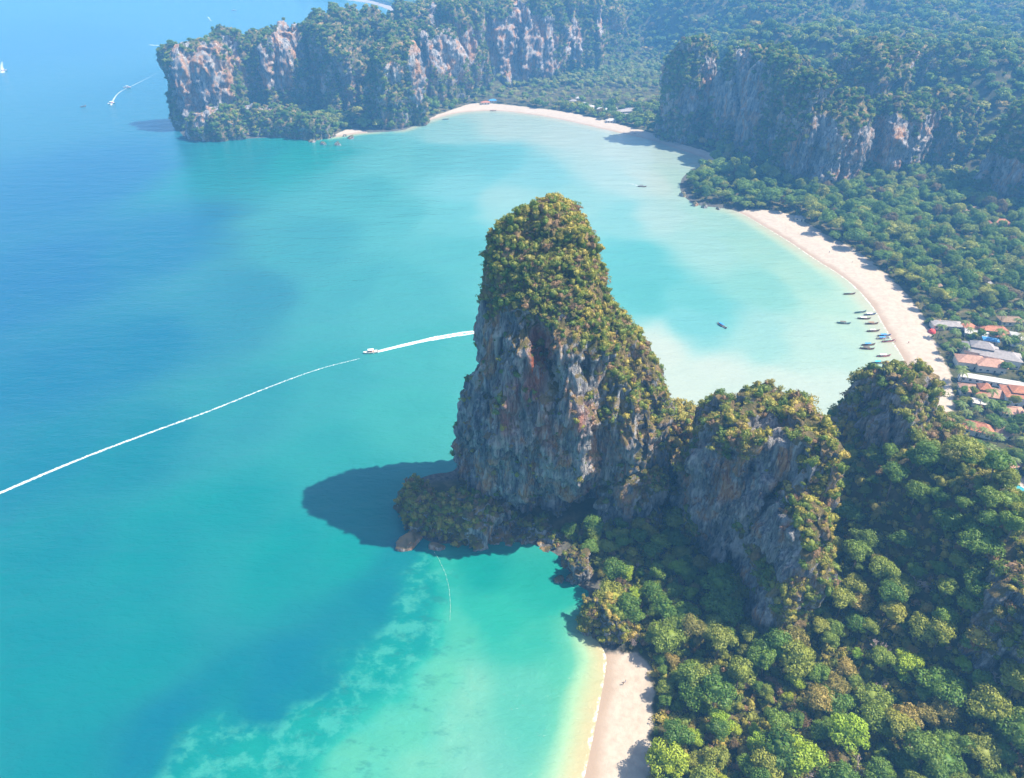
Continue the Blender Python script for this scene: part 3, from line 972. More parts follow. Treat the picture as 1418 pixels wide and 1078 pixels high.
def bare_field(Y0, spots, base=.55):
    """trees cling to every slope except where the surveyed bare rock shows (pixel box centres and half sizes)"""
    S = []
    for u, v, a, b in spots:
        x0, z0 = AY(u, v, Y0)
        d = proj(0, Y0, z0)[2]
        S.append((x0, z0, a * d / FPX, b * d / FPX / .93))

    def f(V):
        q = fbm(V[:, 0] / 30, V[:, 1] / 30, V[:, 2] / 30, 55, 3)
        r = np.full(len(V), base) + .5 * q
        for x0, z0, a, b in S:
            k = ((V[:, 0] - x0) / a) ** 2 + ((V[:, 2] - z0) / b) ** 2
            r -= 1.5 * sst(-(k + .8 * q), -1.35, -.6)
        return r
    return f


# ------------------------------------------------------------------ the great tower
YA = 270.0
left_px = [(708, 303), (690, 325), (674, 360), (667, 400), (667, 450), (661, 500), (650, 540), (632, 570), (628, 600), (634, 640), (640, 662)]
right_px = [(801, 303), (815, 325), (822, 351), (834, 377), (845, 408), (851, 430), (876, 455), (897, 490), (915, 522), (922, 550), (926, 575), (930, 610), (925, 650)]
zt = AY(755, 288, YA)[1]
lp = sorted([AY(u, v, YA)[::-1] for u, v in left_px]); rp = sorted([AY(u, v, YA)[::-1] for u, v in right_px])
xm = AY(752, 273, YA)[0]
zz = np.linspace(-4, zt, 140)
LX = np.interp(zz, [q[0] for q in lp] + [zt - 3, zt - 1, zt], [q[1] for q in lp] + [xm - 11, xm - 6, xm])
RX = np.interp(zz, [q[0] for q in rp] + [zt - 3, zt - 1, zt], [q[1] for q in rp] + [xm + 11, xm + 6, xm])
# vertex angles: -pi/2 faces the camera
FY = np.interp(zz, [-4, 8, 30, 62, 84, 108, 122, 138, zt - 6, zt - 1.5, zt], [246, 243, 239, 235, 234, 236, 242, 252, 260, 267, 273])
BY = np.interp(zz, [-4, 40, 80, 110, 138, zt - 6, zt - 1.5, zt], [304, 303, 300, 297, 292, 288, 281, 275])
A1 = Tower(0, YA, 45, 32, zt, z0=-4, seed=5, n=520, m=260, xl=(zz, LX, RX, FY, BY), lump=0.11, gully=0.16, flute=1.75,
           dents=[(-1.72, 105, .10, 10, 15), (-1.74, 92, .07, 12, 6), (-1.25, 6, .42, 15, 16), (-1.95, 4, .25, 12, 9), (-2.4, 2, .3, 8, 6), (-1.45, 60, .2, 30, -5), (-0.85, 45, .12, 40, -4), (-2.25, 55, .12, 30, -4)])
A1.cx = float((LX[0] + RX[0]) / 2)
foot = [KT(598, 742, 84, 690, 12, n=170, m=50, seed=21, e=.8, lump=.35, gully=.25), KT(575, 716, 56, 676, 11, n=120, m=40, seed=22, e=.9, lump=.3),
        KT(650, 752, 104, 690, 14, n=150, m=50, seed=23, e=.7, lump=.3), KT(720, 750, 120, 728, 9, n=140, m=40, seed=24, e=.8, lump=.35), KT(770, 764, 56, 742, 8, z0=0, n=110, m=40, seed=26, e=.8, lump=.35),
        KT(880, 742, 90, 640, 16, n=150, m=60, seed=25, e=.6, lump=.3)]
bx_, bz_ = AY(745, 505, 240)


def cave_stain(V):
    u, v, d = proj(V[:, 0], V[:, 1], V[:, 2])
    s = np.exp(-((V[:, 0] - bx_) / 4.5) ** 2 - ((V[:, 2] - (bz_ + 3)) / 12) ** 2) * 1.4
    s += .6 * np.exp(-((V[:, 0] - bx_ + 6) / 9) ** 2 - ((V[:, 2] - (bz_ - 12)) / 8) ** 2)
    for (q, r_, a) in ((752, 590, 4), (800, 560, 4), (700, 575, 5), (815, 690, 5)):
        x0, z0 = AY(q, r_, 240)
        s += .8 * np.exp(-((V[:, 0] - x0) / a) ** 2 - ((V[:, 2] - z0) / (a * 1.8)) ** 2)
    return np.clip(s, 0, 1) * (V[:, 1] < YA)


def tower_veg(V):
    q = fbm(V[:, 0] / 14, V[:, 1] / 14, V[:, 2] / 10, 91, 3)
    dome = sst(V[:, 2] + 10 * q + .5 * np.clip(V[:, 0] - 18, 0, 40), 114, 124) * 1.0
    dome = np.maximum(dome, sst(V[:, 2] + 14 * q, 62, 80) * sst(V[:, 0], 30, 44) * .15)
    lefts = sst(-V[:, 0] + .1 * (100 - V[:, 2]), 14, 20) * sst(V[:, 2], 60, 80) * sst(-V[:, 1], -YA, -YA + 25)
    foot_ = sst(-V[:, 2], -24, -12) * sst(-V[:, 0], 10, 25) * .65
    return dome - .9 * lefts + foot_ + .28 * sst(V[:, 0] + .25 * (V[:, 2] - 60), 32, 46) - .1


K_A = massif('limestone_tower', [A1] + foot, M['rock'], 'tallest lone limestone tower with shrub-covered dome standing in turquoise sea', 'rock tower', smooth=False, stain=cave_stain, veg=tower_veg)

# second crag, right of the saddle
K_B = massif('limestone_crag', [
    KT(1054, 800, 180, 566, 30, z0=10, n=300, m=150, seed=31, e=.30, ez=.50, lump=.22, gully=.18),
    KT(1006, 775, 100, 584, 25, z0=10, n=200, m=100, seed=32, e=.30, ez=.50, lump=.2, gully=.2),
    KT(1112, 830, 84, 580, 28, z0=12, n=200, m=100, seed=33, e=.45, ez=.6, lump=.22, gully=.2),
    KT(1105, 890, 110, 690, 22, z0=8, n=150, m=70, seed=34, e=.7, ez=.8, lump=.25)],
    M['rock'], 'broad flat-topped crag with sheer blue-grey face behind the jungle', 'rock tower', smooth=False,
    veg=lambda V: bare_field(205, [(985, 725, 40, 75), (1040, 705, 36, 55), (1012, 790, 24, 45), (1085, 650, 22, 26)], .40)(V) * (V[:, 1] < 236))
K_S = massif('wooded_saddle', [KT(938, 682, 104, 572, 20, z0=5, n=160, m=80, seed=36, e=.55, ez=.7, lump=.25), KT(905, 700, 76, 596, 18, z0=5, n=130, m=60, seed=37, e=.6, ez=.7, lump=.25)],
             M['rock'], 'wooded rock saddle between the tallest tower and the flat-topped crag', 'rock ridge')
K_C = massif('pointed_crag', [
    KT(1238, 712, 122, 508, 27, z0=15, n=260, m=130, seed=41, e=.62, ez=.72, lump=.22, gully=.2),
    KT(1275, 705, 118, 570, 26, z0=20, n=200, m=100, seed=42, e=.75, ez=.75, lump=.22, gully=.16),
    KT(1322, 730, 130, 610, 26, z0=15, n=180, m=80, seed=43, e=.8, ez=.8, lump=.25)],
    M['rock'], 'pointed jungle-covered crag beside the long beach and resort roofs', 'rock tower', smooth=False,
    veg=bare_field(222, [(1274, 575, 11, 40), (1262, 610, 14, 26), (1190, 590, 14, 40)], .15))
K_R = massif('jungle_bluff', [KT(1455, 985, 170, 815, 20, z0=15, n=180, m=80, seed=45, e=.45, ez=.6, lump=.22)],
             M['rock'], 'low rock bluff with a bluish bare face rising among the jungle trees', 'rock bluff')
K_P = massif('shore_rock', [KT(828, 884, 52, 838, 7, z0=0, n=120, m=50, seed=51, e=.7, ez=.7, lump=.35, gully=.25), KT(850, 893, 44, 842, 7, z0=0, n=100, m=40, seed=52, e=.7, ez=.7, lump=.3)],
             M['rock'], 'pitted grey rock outcrop with bushes at the head of the small beach', 'rock')
K_Q = massif('sea_stack', [KT(803, 812, 26, 770, 5, z0=0, n=90, m=40, seed=53, e=.7, ez=.7, lump=.35), KT(797, 792, 30, 768, 5, z0=0, n=90, m=40, seed=54, e=.7, ez=.7, lump=.35)],
             M['rock'], 'small craggy rock in the shade at the foot of the cave', 'rock')

# middle headland
K_D = massif('middle_headland', [
    KT(952, 198, 66, 54, 32, n=170, m=80, seed=61, rot=0.69, sect=3.6, lump=.24, gully=.18, flute=2.2),
    KT(1028, 212, 64, 62, 40, n=170, m=80, seed=62, rot=0.60, sect=3.6, lump=.24, gully=.18, flute=2.2),
    KT(1072, 232, 72, 72, 40, n=170, m=80, seed=63, rot=0.51, sect=3.6, lump=.24, gully=.18, flute=2.2, e=.45, ez=.6),
    KT(1112, 262, 60, 96, 26, n=150, m=80, seed=64, rot=0.40, sect=3.6, lump=.24, gully=.18, flute=2.2, e=.42, ez=.58),
    KT(1154, 265, 100, 135, 32, n=200, m=80, seed=65, rot=0.40, sect=3.6, lump=.28, gully=.2, flute=2.2, e=.45, ez=.6),
    KT(1196, 222, 100, 62, 50, n=170, m=80, seed=66, rot=0.54, sect=3.6, lump=.28, gully=.2, flute=2.2),
    KT(1236, 252, 96, 132, 32, n=200, m=80, seed=67, rot=0.40, sect=3.6, lump=.28, gully=.2, flute=2.2, e=.45, ez=.6),
    KT(1302, 241, 90, 126, 30, n=180, m=80, seed=68, rot=0.40, sect=3.6, lump=.28, gully=.2, flute=2.2, e=.45, ez=.6),
    KT(1290, 200, 110, 60, 50, n=170, m=80, seed=69, rot=0.57, sect=3.6, lump=.28, gully=.2, flute=2.2),
    KT(1385, 212, 90, 72, 50, n=150, m=70, seed=71, rot=0.69, sect=3.6, lump=.28, gully=.2, flute=2.2)],
    M['rock_mid'], 'wide headland of grey cliffs above the palm-fringed beach', 'cliff',
    veg=bare_field(770, [(1130, 215, 30, 42), (1185, 212, 40, 36), (1245, 208, 45, 32), (1298, 205, 25, 32), (1085, 150, 12, 60), (1045, 165, 14, 34), (1005, 195, 16, 24), (1070, 190, 20, 30), (935, 110, 9, 40), (960, 150, 10, 40)]))
K_D2 = massif('shaded_cliff', [KT(1462, 300, 160, 128, 55, n=180, m=80, seed=72, rot=0.60, sect=3.6, lump=.28, gully=.2, flute=2.2, e=.4), KT(1545, 318, 170, 108, 60, n=120, m=60, seed=73, rot=0.51, sect=3.6, lump=.28, gully=.2, flute=2.2)],
               M['rock_mid'], 'dark shaded forest cliff behind the resort roofs', 'cliff', veg=bare_field(690, [(1400, 250, 12, 20)], .5))
# far headland
K_E = massif('far_headland', [
    KT(286, 178, 100, 56, 46, n=180, m=80, seed=81, rot=0.69, sect=3.6, lump=.26, gully=.2, flute=2.4, e=.5, ez=.66),
    KT(345, 160, 112, 40, 46, n=180, m=80, seed=82, rot=0.60, sect=3.6, lump=.26, gully=.2, flute=2.4, e=.5, ez=.66),
    KT(390, 160, 70, 38, 38, n=150, m=70, seed=83, rot=0.51, sect=3.6, lump=.26, gully=.2, flute=2.4, e=.5, ez=.68),
    KT(425, 155, 60, 34, 34, n=130, m=60, seed=84, rot=0.72, sect=3.6, lump=.26, gully=.2, flute=2.4),
    KT(485, 158, 130, 16, 60, n=180, m=80, seed=85, rot=0.63, sect=3.6, lump=.26, gully=.2, flute=2.4),
    KT(548, 176, 76, 58, 34, n=160, m=70, seed=86, rot=0.54, sect=3.6, lump=.26, gully=.2, flute=2.4, e=.45, ez=.62),
    KT(560, 150, 70, 28, 40, n=140, m=60, seed=90, rot=0.48, sect=3.6, lump=.26, gully=.2, flute=2.4),
    KT(605, 148, 84, 38, 40, n=160, m=70, seed=87, rot=0.75, sect=3.6, lump=.26, gully=.2, flute=2.4, e=.5, ez=.66),
    KT(590, 128, 120, -2, 60, n=150, m=60, seed=88, rot=0.66, sect=3.6, lump=.26, gully=.2, flute=2.4),
    KT(640, 135, 66, 0, 42, n=140, m=60, seed=89, rot=0.57, sect=3.6, lump=.26, gully=.2, flute=2.4),
    KT(300, 194, 84, 152, 24, n=130, m=40, seed=91, lump=.3, e=.7, ez=.7, flute=2),
    KT(375, 188, 110, 148, 24, n=130, m=40, seed=92, lump=.3, e=.8, ez=.8, flute=2),
    KT(430, 192, 60, 160, 18, n=110, m=40, seed=93, lump=.3, e=.8, ez=.8, flute=2)],
    M['rock_far'], 'far headland of forested cliffs with a dark blunt end in open sea', 'cliff',
    veg=bare_field(1040, [(255, 120, 18, 55), (290, 115, 22, 40), (365, 95, 17, 42), (380, 75, 10, 24), (345, 110, 10, 30), (545, 105, 12, 18), (575, 105, 9, 50), (600, 95, 20, 28), (620, 108, 16, 24), (640, 95, 10, 30), (425, 130, 8, 12)]))
K_F = massif('bay_head_cliff', [
    KT(688, 122, 76, 6, 50, n=170, m=80, seed=95, rot=0.63, sect=3.6, lump=.26, gully=.2, flute=2.8, e=.4, ez=.6),
    KT(738, 118, 90, -8, 55, n=180, m=80, seed=96, rot=0.54, sect=3.6, lump=.26, gully=.2, flute=2.8, e=.4, ez=.6),
    KT(795, 108, 80, -4, 50, n=170, m=80, seed=97, rot=0.75, sect=3.6, lump=.26, gully=.2, flute=2.8, e=.5, ez=.68),
    KT(835, 90, 60, -4, 45, n=130, m=60, seed=98, rot=0.66, sect=3.6, lump=.26, gully=.2, flute=2.8)],
    M['rock_far'], 'pale orange cliff with hanging stone curtains above the farthest beach', 'cliff',
    veg=bare_field(1330, [(690, 80, 26, 38), (722, 65, 28, 44), (755, 75, 18, 36), (802, 68, 12, 26), (843, 40, 5, 20)]))

rng = np.random.default_rng(7)


def cover(info, per, smin, smax, key, temps, name='shrub_cover', weights=None, sink=0.25, **kw):
    P, N = sample_surface(info, per, rng, **kw)
    sc = rng.uniform(0, 1, len(P)) ** 2.6 * (smax - smin) + smin
    P = P.copy(); P[:, 2] -= sink * sc
    P[:, :2] += N[:, :2] * (0.2 * sc)[:, None]
    return scatter(name, P, sc, key, temps, rng, info['root'], info['base'], weights)


cover(K_A, 0.55, 0.5, 2.3, 'shrub', shrubs, up_lo=0.66, up_hi=1.0, floor=0.02, amp=.5, noise_scale=10)
mix_t = shrubs + near_t
mw = [1, 1, 1, .0, .0, .0, .0]
cover(K_B, 0.16, 1.0, 3.3, 'shrub', shrubs, up_lo=0.26, up_hi=0.6, floor=0.02)
cover(K_S, 0.13, 1.4, 4.0, 'shrub', shrubs, up_lo=0.10, up_hi=0.40, floor=0.3)
cover(K_C, 0.13, 1.1, 3.7, 'shrub', shrubs, up_lo=0.12, up_hi=0.48, floor=0.06)
cover(K_R, 0.11, 1.5, 4.0, 'shrub', shrubs, up_lo=0.22, up_hi=0.5, floor=0.03)
cover(K_P, 0.4, 0.9, 2.6, 'shrub', shrubs, up_lo=0.15, up_hi=0.5, floor=0.02)
cover(K_Q, 0.15, 0.7, 1.6, 'shrub', shrubs, up_lo=0.5, up_hi=0.9, floor=0.02)
for k_, f_ in ((K_D, .03), (K_D2, .06), (K_E, .03), (K_F, .02)):
    cover(k_, 0.055, 0.30, 0.85, 'canopy', canopy_t, name='tree_cover', weights=[3, 3, 3, 1.2], sink=3.0, up_lo=0.16, up_hi=0.45, floor=f_, noise_scale=40, amp=.2)

# ------------------------------------------------------------------ resort: houses (placed before the trees so that the trees keep clear)
HOUSES = []    # x, y, radius


def roof_mesh(w, d, h, z, over=0.7, hip=0.35):
    """hip roof over w x d, ridge along x, with a thickness"""
    W, D = w / 2 + over, d / 2 + over
    r = max(W - D * hip * 2, W * .08) if hip > 0 else W
    th = 0.18
    b = MB()
    v = [(-W, -D, z), (W, -D, z), (W, D, z), (-W, D, z), (-r, 0, z + h), (r, 0, z + h)]
    v2 = [(a, c, e - th) for a, c, e in v[:4]]
    b.add(v + v2, [(0, 1, 5, 4), (2, 3, 4, 5), (1, 2, 5), (3, 0, 4), (6, 7, 1, 0), (7, 8, 2, 1), (8, 9, 3, 2), (9, 6, 0, 3), (9, 8, 7, 6)])
    return b, r


def house(u, v, w, d, wall_h, roof_h, roof, wall, rz, label, name='resort_house', hip=.5, two=False, cat='house', group=None, z=3.0):
    x, y = G(u, v, z + wall_h)
    gz = float(height(np.array([x]), np.array([y]))[0])
    root = empty(name, (x, y, gz), rz)
    tag(root, label, cat, group)
    hw = wall_h
    MB().box((0, 0, hw / 2 - .4), (w, d, hw + .8)).build('wall', M[wall], root)
    b, r = roof_mesh(w, d, roof_h, hw, hip=hip)
    ro = b.build('roof', M[roof], root)
    MB().box((0, 0, hw + roof_h + .04), (2 * r + .3, .35, .22)).build('ridge_cap', M[roof], ro)
    nwin = max(2, int(w / 4))
    for k in range(nwin):
        xx = (k + .5) / nwin * w - w / 2
        for s in (-1, 1):
            if s == -1 and k == nwin // 2:
                MB().box((xx, -d / 2 - .04, 1.05), (1.1, .12, 2.1)).build('door', M['wood_dark'], root)
            else:
                wi = MB().box((xx, s * (d / 2 + .03), 1.6), (1.5, .10, 1.2)).build('window', M['glass'], root)
                MB().box((xx, s * (d / 2 + .07), .95), (1.7, .2, .1)).build('sill', M['white'], wi)
    if two:
        bb, r2 = roof_mesh(w * .62, d * .62, roof_h * .8, hw + roof_h * .62, hip=hip)
        bb.build('upper_roof', M[roof], root)
        MB().box((0, 0, hw + roof_h * .4), (w * .6, d * .6, roof_h * .6)).build('clerestory', M[wall], root)
    HOUSES.append((x, y, max(w, d) * .58))
    return root


house(1311, 449, 20, 8, 3.2, 1.6, 'roof_grey', 'cream', R(-8), 'long grey-roofed beach pavilion at the back of the long beach')
house(1300, 446, 7, 6, 3, 1.6, 'roof_pale', 'cream', R(10), 'small pale-roofed kiosk at the edge of the long beach', 'beach_kiosk', cat='kiosk')
house(1341, 453, 9, 8, 3, 2.2, 'roof_red', 'cream', R(15), 'small square red-roofed bungalow behind the grey beach pavilion')
house(1352, 463, 14, 7, 3, 1.4, 'roof_white', 'cream', R(-28), 'low white-roofed building in front of the dark blue awning')
house(1376, 456, 17, 7, 3.2, 2.2, 'roof_red', 'white', R(-10), 'long red-roofed bungalow half hidden by palms')
house(1389, 466, 13, 6, 3, 2, 'roof_red', 'cream', R(-5), 'red-roofed bungalow between the palms and the white villa')
house(1414, 469, 12, 10, 6, 2.0, 'roof_white', 'white', R(-18), 'white two-storey villa with pale roof', 'villa')
house(1371, 473, 9, 5, 3, 1.0, 'roof_blue', 'cream', R(-20), 'open hut with blue awning behind the grey hotel roof', 'awning_hut', cat='hut')
house(1358, 484, 21, 13, 6, 4.2, 'roof_grey', 'cream', R(-24), 'large hotel wing with grey hipped roof', 'hotel_wing', two=True, cat='hotel')
house(1385, 491, 24, 12, 6, 3.0, 'roof_grey', 'white', R(-24), 'long low grey-roofed hotel wing next to a tall palm', 'hotel_wing', cat='hotel')
house(1345, 497, 17, 10, 5, 3.4, 'roof_pale', 'cream', R(-14), 'hotel wing with faded orange roof facing the beach', 'hotel_wing', cat='hotel')
house(1372, 503, 17, 10, 5, 3.4, 'roof_pale', 'cream', R(-14), 'hotel wing with faded orange roof under the grey wing', 'hotel_wing', cat='hotel')
house(1373, 526, 36, 5, 3.4, .8, 'roof_white', 'white', R(-20), 'long narrow white-roofed walkway building', 'covered_walkway', hip=0, cat='walkway')
house(1345, 537, 12, 9, 3.5, 3, 'roof_pale', 'cream', R(-16), 'pale-roofed restaurant pavilion next to the sand', 'pavilion', cat='pavilion')
house(1362, 541, 10, 10, 4, 4, 'roof_red', 'cream', R(-16), 'square pavilion with steep two-tier red roof', 'pavilion', two=True, cat='pavilion')
house(1381, 546, 13, 11, 4, 3.2, 'roof_pale', 'cream', R(-20), 'pale orange pavilion beside a row of palms', 'pavilion', cat='pavilion')
house(1412, 545, 18, 13, 7, 3.5, 'roof_red', 'white', R(-14), 'two-storey orange-roofed hotel block with balconies', 'hotel_block', two=True, cat='hotel')
house(1357, 556, 8, 5, 3, .8, 'roof_white', 'white', R(-20), 'small flat white kiosk between palms and pavilions', 'white_kiosk', hip=0, cat='kiosk')
house(1354, 593, 15, 9, 3.6, 3.4, 'roof_red', 'white', R(-28), 'red-roofed villa with white gable wall beside the pointed crag', 'villa', cat='villa')
house(1387, 599, 8, 8, 3.2, 2.6, 'roof_pale', 'cream', R(10), 'small square pavilion with pale red roof next to the red-roofed villa', 'pavilion', cat='pavilion')
house(1402, 569, 12, 8, 3.2, 2.2, 'roof_pale', 'cream', R(-10), 'pale-roofed bungalow below the orange hotel block')
house(1403, 640, 8, 7, 3, 2.2, 'roof_pale', 'cream', R(12), 'pale-roofed hut near the swimming pool', 'pool_hut', cat='hut')
house(1382, 309, 22, 12, 4, 4, 'roof_red', 'cream', R(-5), 'lone red-roofed house deep in the forest under the shaded cliff')
house(1387, 355, 12, 9, 4, 3, 'roof_pale', 'white', R(10), 'small pale red-roofed house in the forest clearing')
house(1392, 404, 13, 9, 4, 3, 'roof_pale', 'cream', R(-10), 'pale-roofed forest bungalow beside dark tree crowns')
house(1366, 393, 12, 8, 4, 2, 'roof_grey', 'cream', R(5), 'grey-roofed bungalow in the forest behind the long beach')
house(1292, 396, 12, 7, 3, 2, 'roof_brown', 'cream', R(-15), 'brown-roofed hut among trees close to the beach', 'thatched_hut', cat='hut')
house(1400, 443, 16, 8, 3.4, 2.6, 'roof_brown', 'cream', R(-5), 'long brown-roofed bungalow on the forest edge')
house(1346, 291, 18, 9, 4, 3, 'roof_brown', 'cream', R(-5), 'tan-roofed house at the foot of the grey cliffs')
house(1108, 300, 9, 6, 3, 1.6, 'roof_grey', 'cream', R(-20), 'little grey-roofed beach hut at the far end of the long beach', 'beach_hut', cat='hut')
FAR_H = [(935, 410, 'roof_white', 13), (968, 388, 'roof_white', 9), (946, 398, 'roof_grey', 11), (990, 408, 'roof_white', 10), (1012, 420, 'roof_white', 13), (1052, 430, 'roof_white', 9), (1078, 432, 'roof_white', 9),
         (1108, 426, 'roof_white', 8), (1148, 436, 'roof_grey', 22), (1172, 432, 'roof_grey', 18), (1130, 455, 'roof_white', 16), (1095, 470, 'roof_white', 14), (1162, 452, 'roof_grey', 14)]
for (a, b, rf, w_) in FAR_H:
    house(460 + a / 2.836, b / 2.836, w_, w_ * .6, 3, 2.4, rf, 'cream', R((a * 7) % 40 - 20), ('white' if rf == 'roof_white' else 'grey') + '-roofed hut of the village behind the farthest beach',
          'village_hut', cat='hut', group='huts behind the farthest beach')
house(672, 141, 14, 8, 3, 2, 'roof_red', 'cream', R(8), 'red-roofed beach bar at the foot of the orange cliff', 'beach_bar', cat='bar')
house(682, 139, 12, 7, 3, 2, 'roof_blue', 'cream', R(8), 'blue-roofed beach bar at the foot of the orange cliff', 'beach_bar', cat='bar')

# pool beside the pointed crag
px_, py_ = G(1396, 672, 2.6)
prow = empty('swimming_pool', (px_, py_, float(height(np.array([px_]), np.array([py_]))[0]) + .25), R(-35))
tag(prow, 'turquoise kidney-shaped swimming pool beside the pointed crag', 'swimming pool')
pts = [(math.cos(a) * (7.5 + 1.8 * math.cos(2 * a + .5)), math.sin(a) * (3.6 + .9 * math.sin(a * 3))) for a in np.linspace(0, 2 * math.pi, 40, endpoint=False)]
MB().add([(x, y, .05) for x, y in pts], [tuple(range(40))]).build('water', M['pool'], prow)
b = MB()
b.add([(x * k, y * k, z) for k, z in ((1.0, .02), (1.0, .16), (1.10, .16), (1.10, -.8)) for x, y in pts], [(i * 40 + j, i * 40 + (j + 1) % 40, (i + 1) * 40 + (j + 1) % 40, (i + 1) * 40 + j) for i in range(3) for j in range(40)])
b.build('coping', M['paving'], prow)
HOUSES.append((px_, py_, 8))


# ------------------------------------------------------------------ forests
def jitter_grid(x0, x1, y0, y1, step, rng):
    X, Y = np.meshgrid(np.arange(x0, x1, step), np.arange(y0, y1, step))
    X = X.ravel() + rng.uniform(-.45, .45, X.size) * step
    Y = Y.ravel() + rng.uniform(-.45, .45, Y.size) * step
    return X, Y


def plantable(X, Y, sand_gap=2.0, house_gap=3.0, pad=60, low=1.2):
    u, v, d = proj(X, Y, 8.0)
    k = (d > 20) & (u > -pad) & (u < 1418 + pad) & (v > -90) & (v < 1078 + pad * 1.5)
    X, Y = X[k], Y[k]
    d = sdf(coast, X, Y); bs = beach_sdf(X, Y)
    Z = height(X, Y, d, bs)
    k = (d > 3) & (bs < -sand_gap) & (Z > low)
    for hx, hy, hr in HOUSES:
        k &= (X - hx) ** 2 + (Y - hy) ** 2 > (hr + house_gap) ** 2
    for tw in ALL_TOWERS:
        near = (np.abs(X - tw.cx) < tw.rx * 1.6 + 30) & (np.abs(Y - tw.cy) < tw.ry * 1.6 + 30)
        k &= ~(near & tw.inside(X, Y, Z + 2.0, 0.96))
    return X[k], Y[k], Z[k]


# jungle behind the small beach: 300 trees as individuals, the rest as one mass
X, Y = jitter_grid(30, 330, 85, 300, 7.0, rng)
X, Y, Z = plantable(X, Y, 1.0, pad=40)
u, v, d = proj(X, Y, Z + 8)
order = np.argsort(d)
inview = (u > 0) & (u < 1418) & (v < 1085) & (v > 560)
clear = np.exp(-((u - 1060) / 45) ** 2 - ((v - 985) / 30) ** 2)       # a scrubby clearing
hidden = np.zeros(len(X), bool)
for k_ in np.linspace(.06, .9, 40):                                     # what stands behind the crags is not seen
    qx_, qy_, qz_ = X * (1 - k_), Y * (1 - k_), (Z + 9) + (CAMZ - Z - 9) * k_
    for tw in ALL_TOWERS:
        hidden |= tw.inside(qx_, qy_, qz_, 0.9)
kinds = []
rn_ = random.Random(5)
n_ind = 0
mass = []
LAB = {'broadleaf_tree': 'green broadleaf tree in the dense jungle behind the small beach',
       'lime_green_tree': 'bright lime green tree among darker jungle trees',
       'olive_brown_tree': 'olive brown dry-leaved tree among the jungle trees',
       'bare_tree': 'leafless pale grey tree in the jungle',
       'coconut_palm': 'coconut palm among the resort roofs'}
GRP = {'broadleaf_tree': 'jungle trees behind the small beach', 'lime_green_tree': 'lime green jungle trees', 'olive_brown_tree': 'olive brown jungle trees', 'bare_tree': 'leafless jungle trees', 'coconut_palm': 'palms of the resort'}
FORM = ['round-crowned', 'tall narrow-crowned', 'wide flat-crowned', 'compact upright']


def zone(x, y, z):
    if float(beach_sdf(np.array([x]), np.array([y]))[0]) > -13:
        return 'leaning over the sand of the small beach'
    if z > 22:
        return 'on the steep jungle slope of the pointed crag'
    if y > 175 and x < 135:
        return 'at the foot of the flat-topped crag'
    if x > 140:
        return 'in the jungle hollow below the rock bluff'
    return 'in the flat jungle behind the small beach'


for i in order:
    if not inview[i] or hidden[i] or n_ind >= 300:
        mass.append(i)
        continue
    q = rn_.random()
    kind = 'broadleaf_tree'
    if q < .035 + .25 * clear[i]:
        kind = 'bare_tree'
    elif q < .12 + .4 * clear[i]:
        kind = 'olive_brown_tree'
    elif q < .165 + .5 * clear[i] + (.10 if Z[i] < 9 else 0):
        kind = 'lime_green_tree'
    s = (.45 + .95 * rn_.random() ** 1.7) * (0.75 if clear[i] > .4 else 1.0) * (0.9 if Z[i] > 25 else 1.0)
    vk = rn_.randrange(len(TREES[kind])) if kind in TREES else 0
    if kind == 'broadleaf_tree':
        lab = FORM[vk] + ' green tree ' + zone(X[i], Y[i], Z[i])
    else:
        lab = LAB[kind]
    root = empty(kind, (X[i], Y[i], Z[i] - .3), rn_.uniform(0, 6.28), s)
    root.rotation_euler.x = rn_.gauss(0, .06); root.rotation_euler.y = rn_.gauss(0, .06)
    tag(root, lab, 'tree', GRP[kind])
    if kind == 'bare_tree':
        obj('branches', bare_m[n_ind % 2], root)
    else:
        tr, cr = TREES[kind][vk]
        obj('trunk', tr, root)
        c_ = obj('crown', cr, root)
    n_ind += 1
mass = np.array(mass, int)
Pm = [np.stack([X[mass], Y[mass], Z[mass] - .3], 1)]
scatter('jungle', np.concatenate(Pm), rng.uniform(.6, 1.05, len(mass)), 'near', near_t, rng)

# undergrowth between the jungle trees
X, Y = jitter_grid(30, 330, 85, 300, 2.9, rng)
X, Y, Z = plantable(X, Y, 0.5, 1.0, 40)
tag(scatter('undergrowth', np.stack([X, Y, Z], 1), rng.uniform(1.0, 2.9, len(X)), 'shrub', shrubs, rng), kind='stuff')

# forest and gardens behind the long beach
X, Y = jitter_grid(150, 720, 258, 800, 7.8, rng)
X, Y, Z = plantable(X, Y, -1.0, -2.4, 60)
k = (Y > 300) | (X > 235)
village = (Y < 475)
k &= ~(village & (rng.random(len(X)) < .12))
X, Y, Z = X[k], Y[k], Z[k]
village = (Y < 475)
sc = np.where(village, rng.uniform(.45, .85, len(X)), (.5 + 1.05 * rng.random(len(X)) ** 1.6))
pk = village & (rng.random(len(X)) < .5)
scatter('forest', np.stack([X, Y, Z - .5], 1)[~pk], sc[~pk], 'near', near_t, rng)
PX, PY, PZ = X[pk], Y[pk], Z[pk]
for x_, y_, z_ in list(zip(PX, PY, PZ))[:150]:
    root = empty('coconut_palm', (x_, y_, z_), rn_.uniform(0, 6.28), rn_.uniform(.8, 1.2))
    tag(root, LAB['coconut_palm'], 'palm', GRP['coconut_palm'])
    obj('trunk', palm_m[0], root); obj('fronds', palm_m[1], root)
X, Y = jitter_grid(150, 720, 258, 800, 5.0, rng)
X, Y, Z = plantable(X, Y, -0.5, -1.5, 60)
k = ((Y > 300) | (X > 235)) & (rng.random(len(X)) < .55)
tag(scatter('garden_shrubs', np.stack([X, Y, Z], 1)[k], rng.uniform(.8, 2.2, k.sum()), 'shrub', shrubs, rng), kind='stuff')

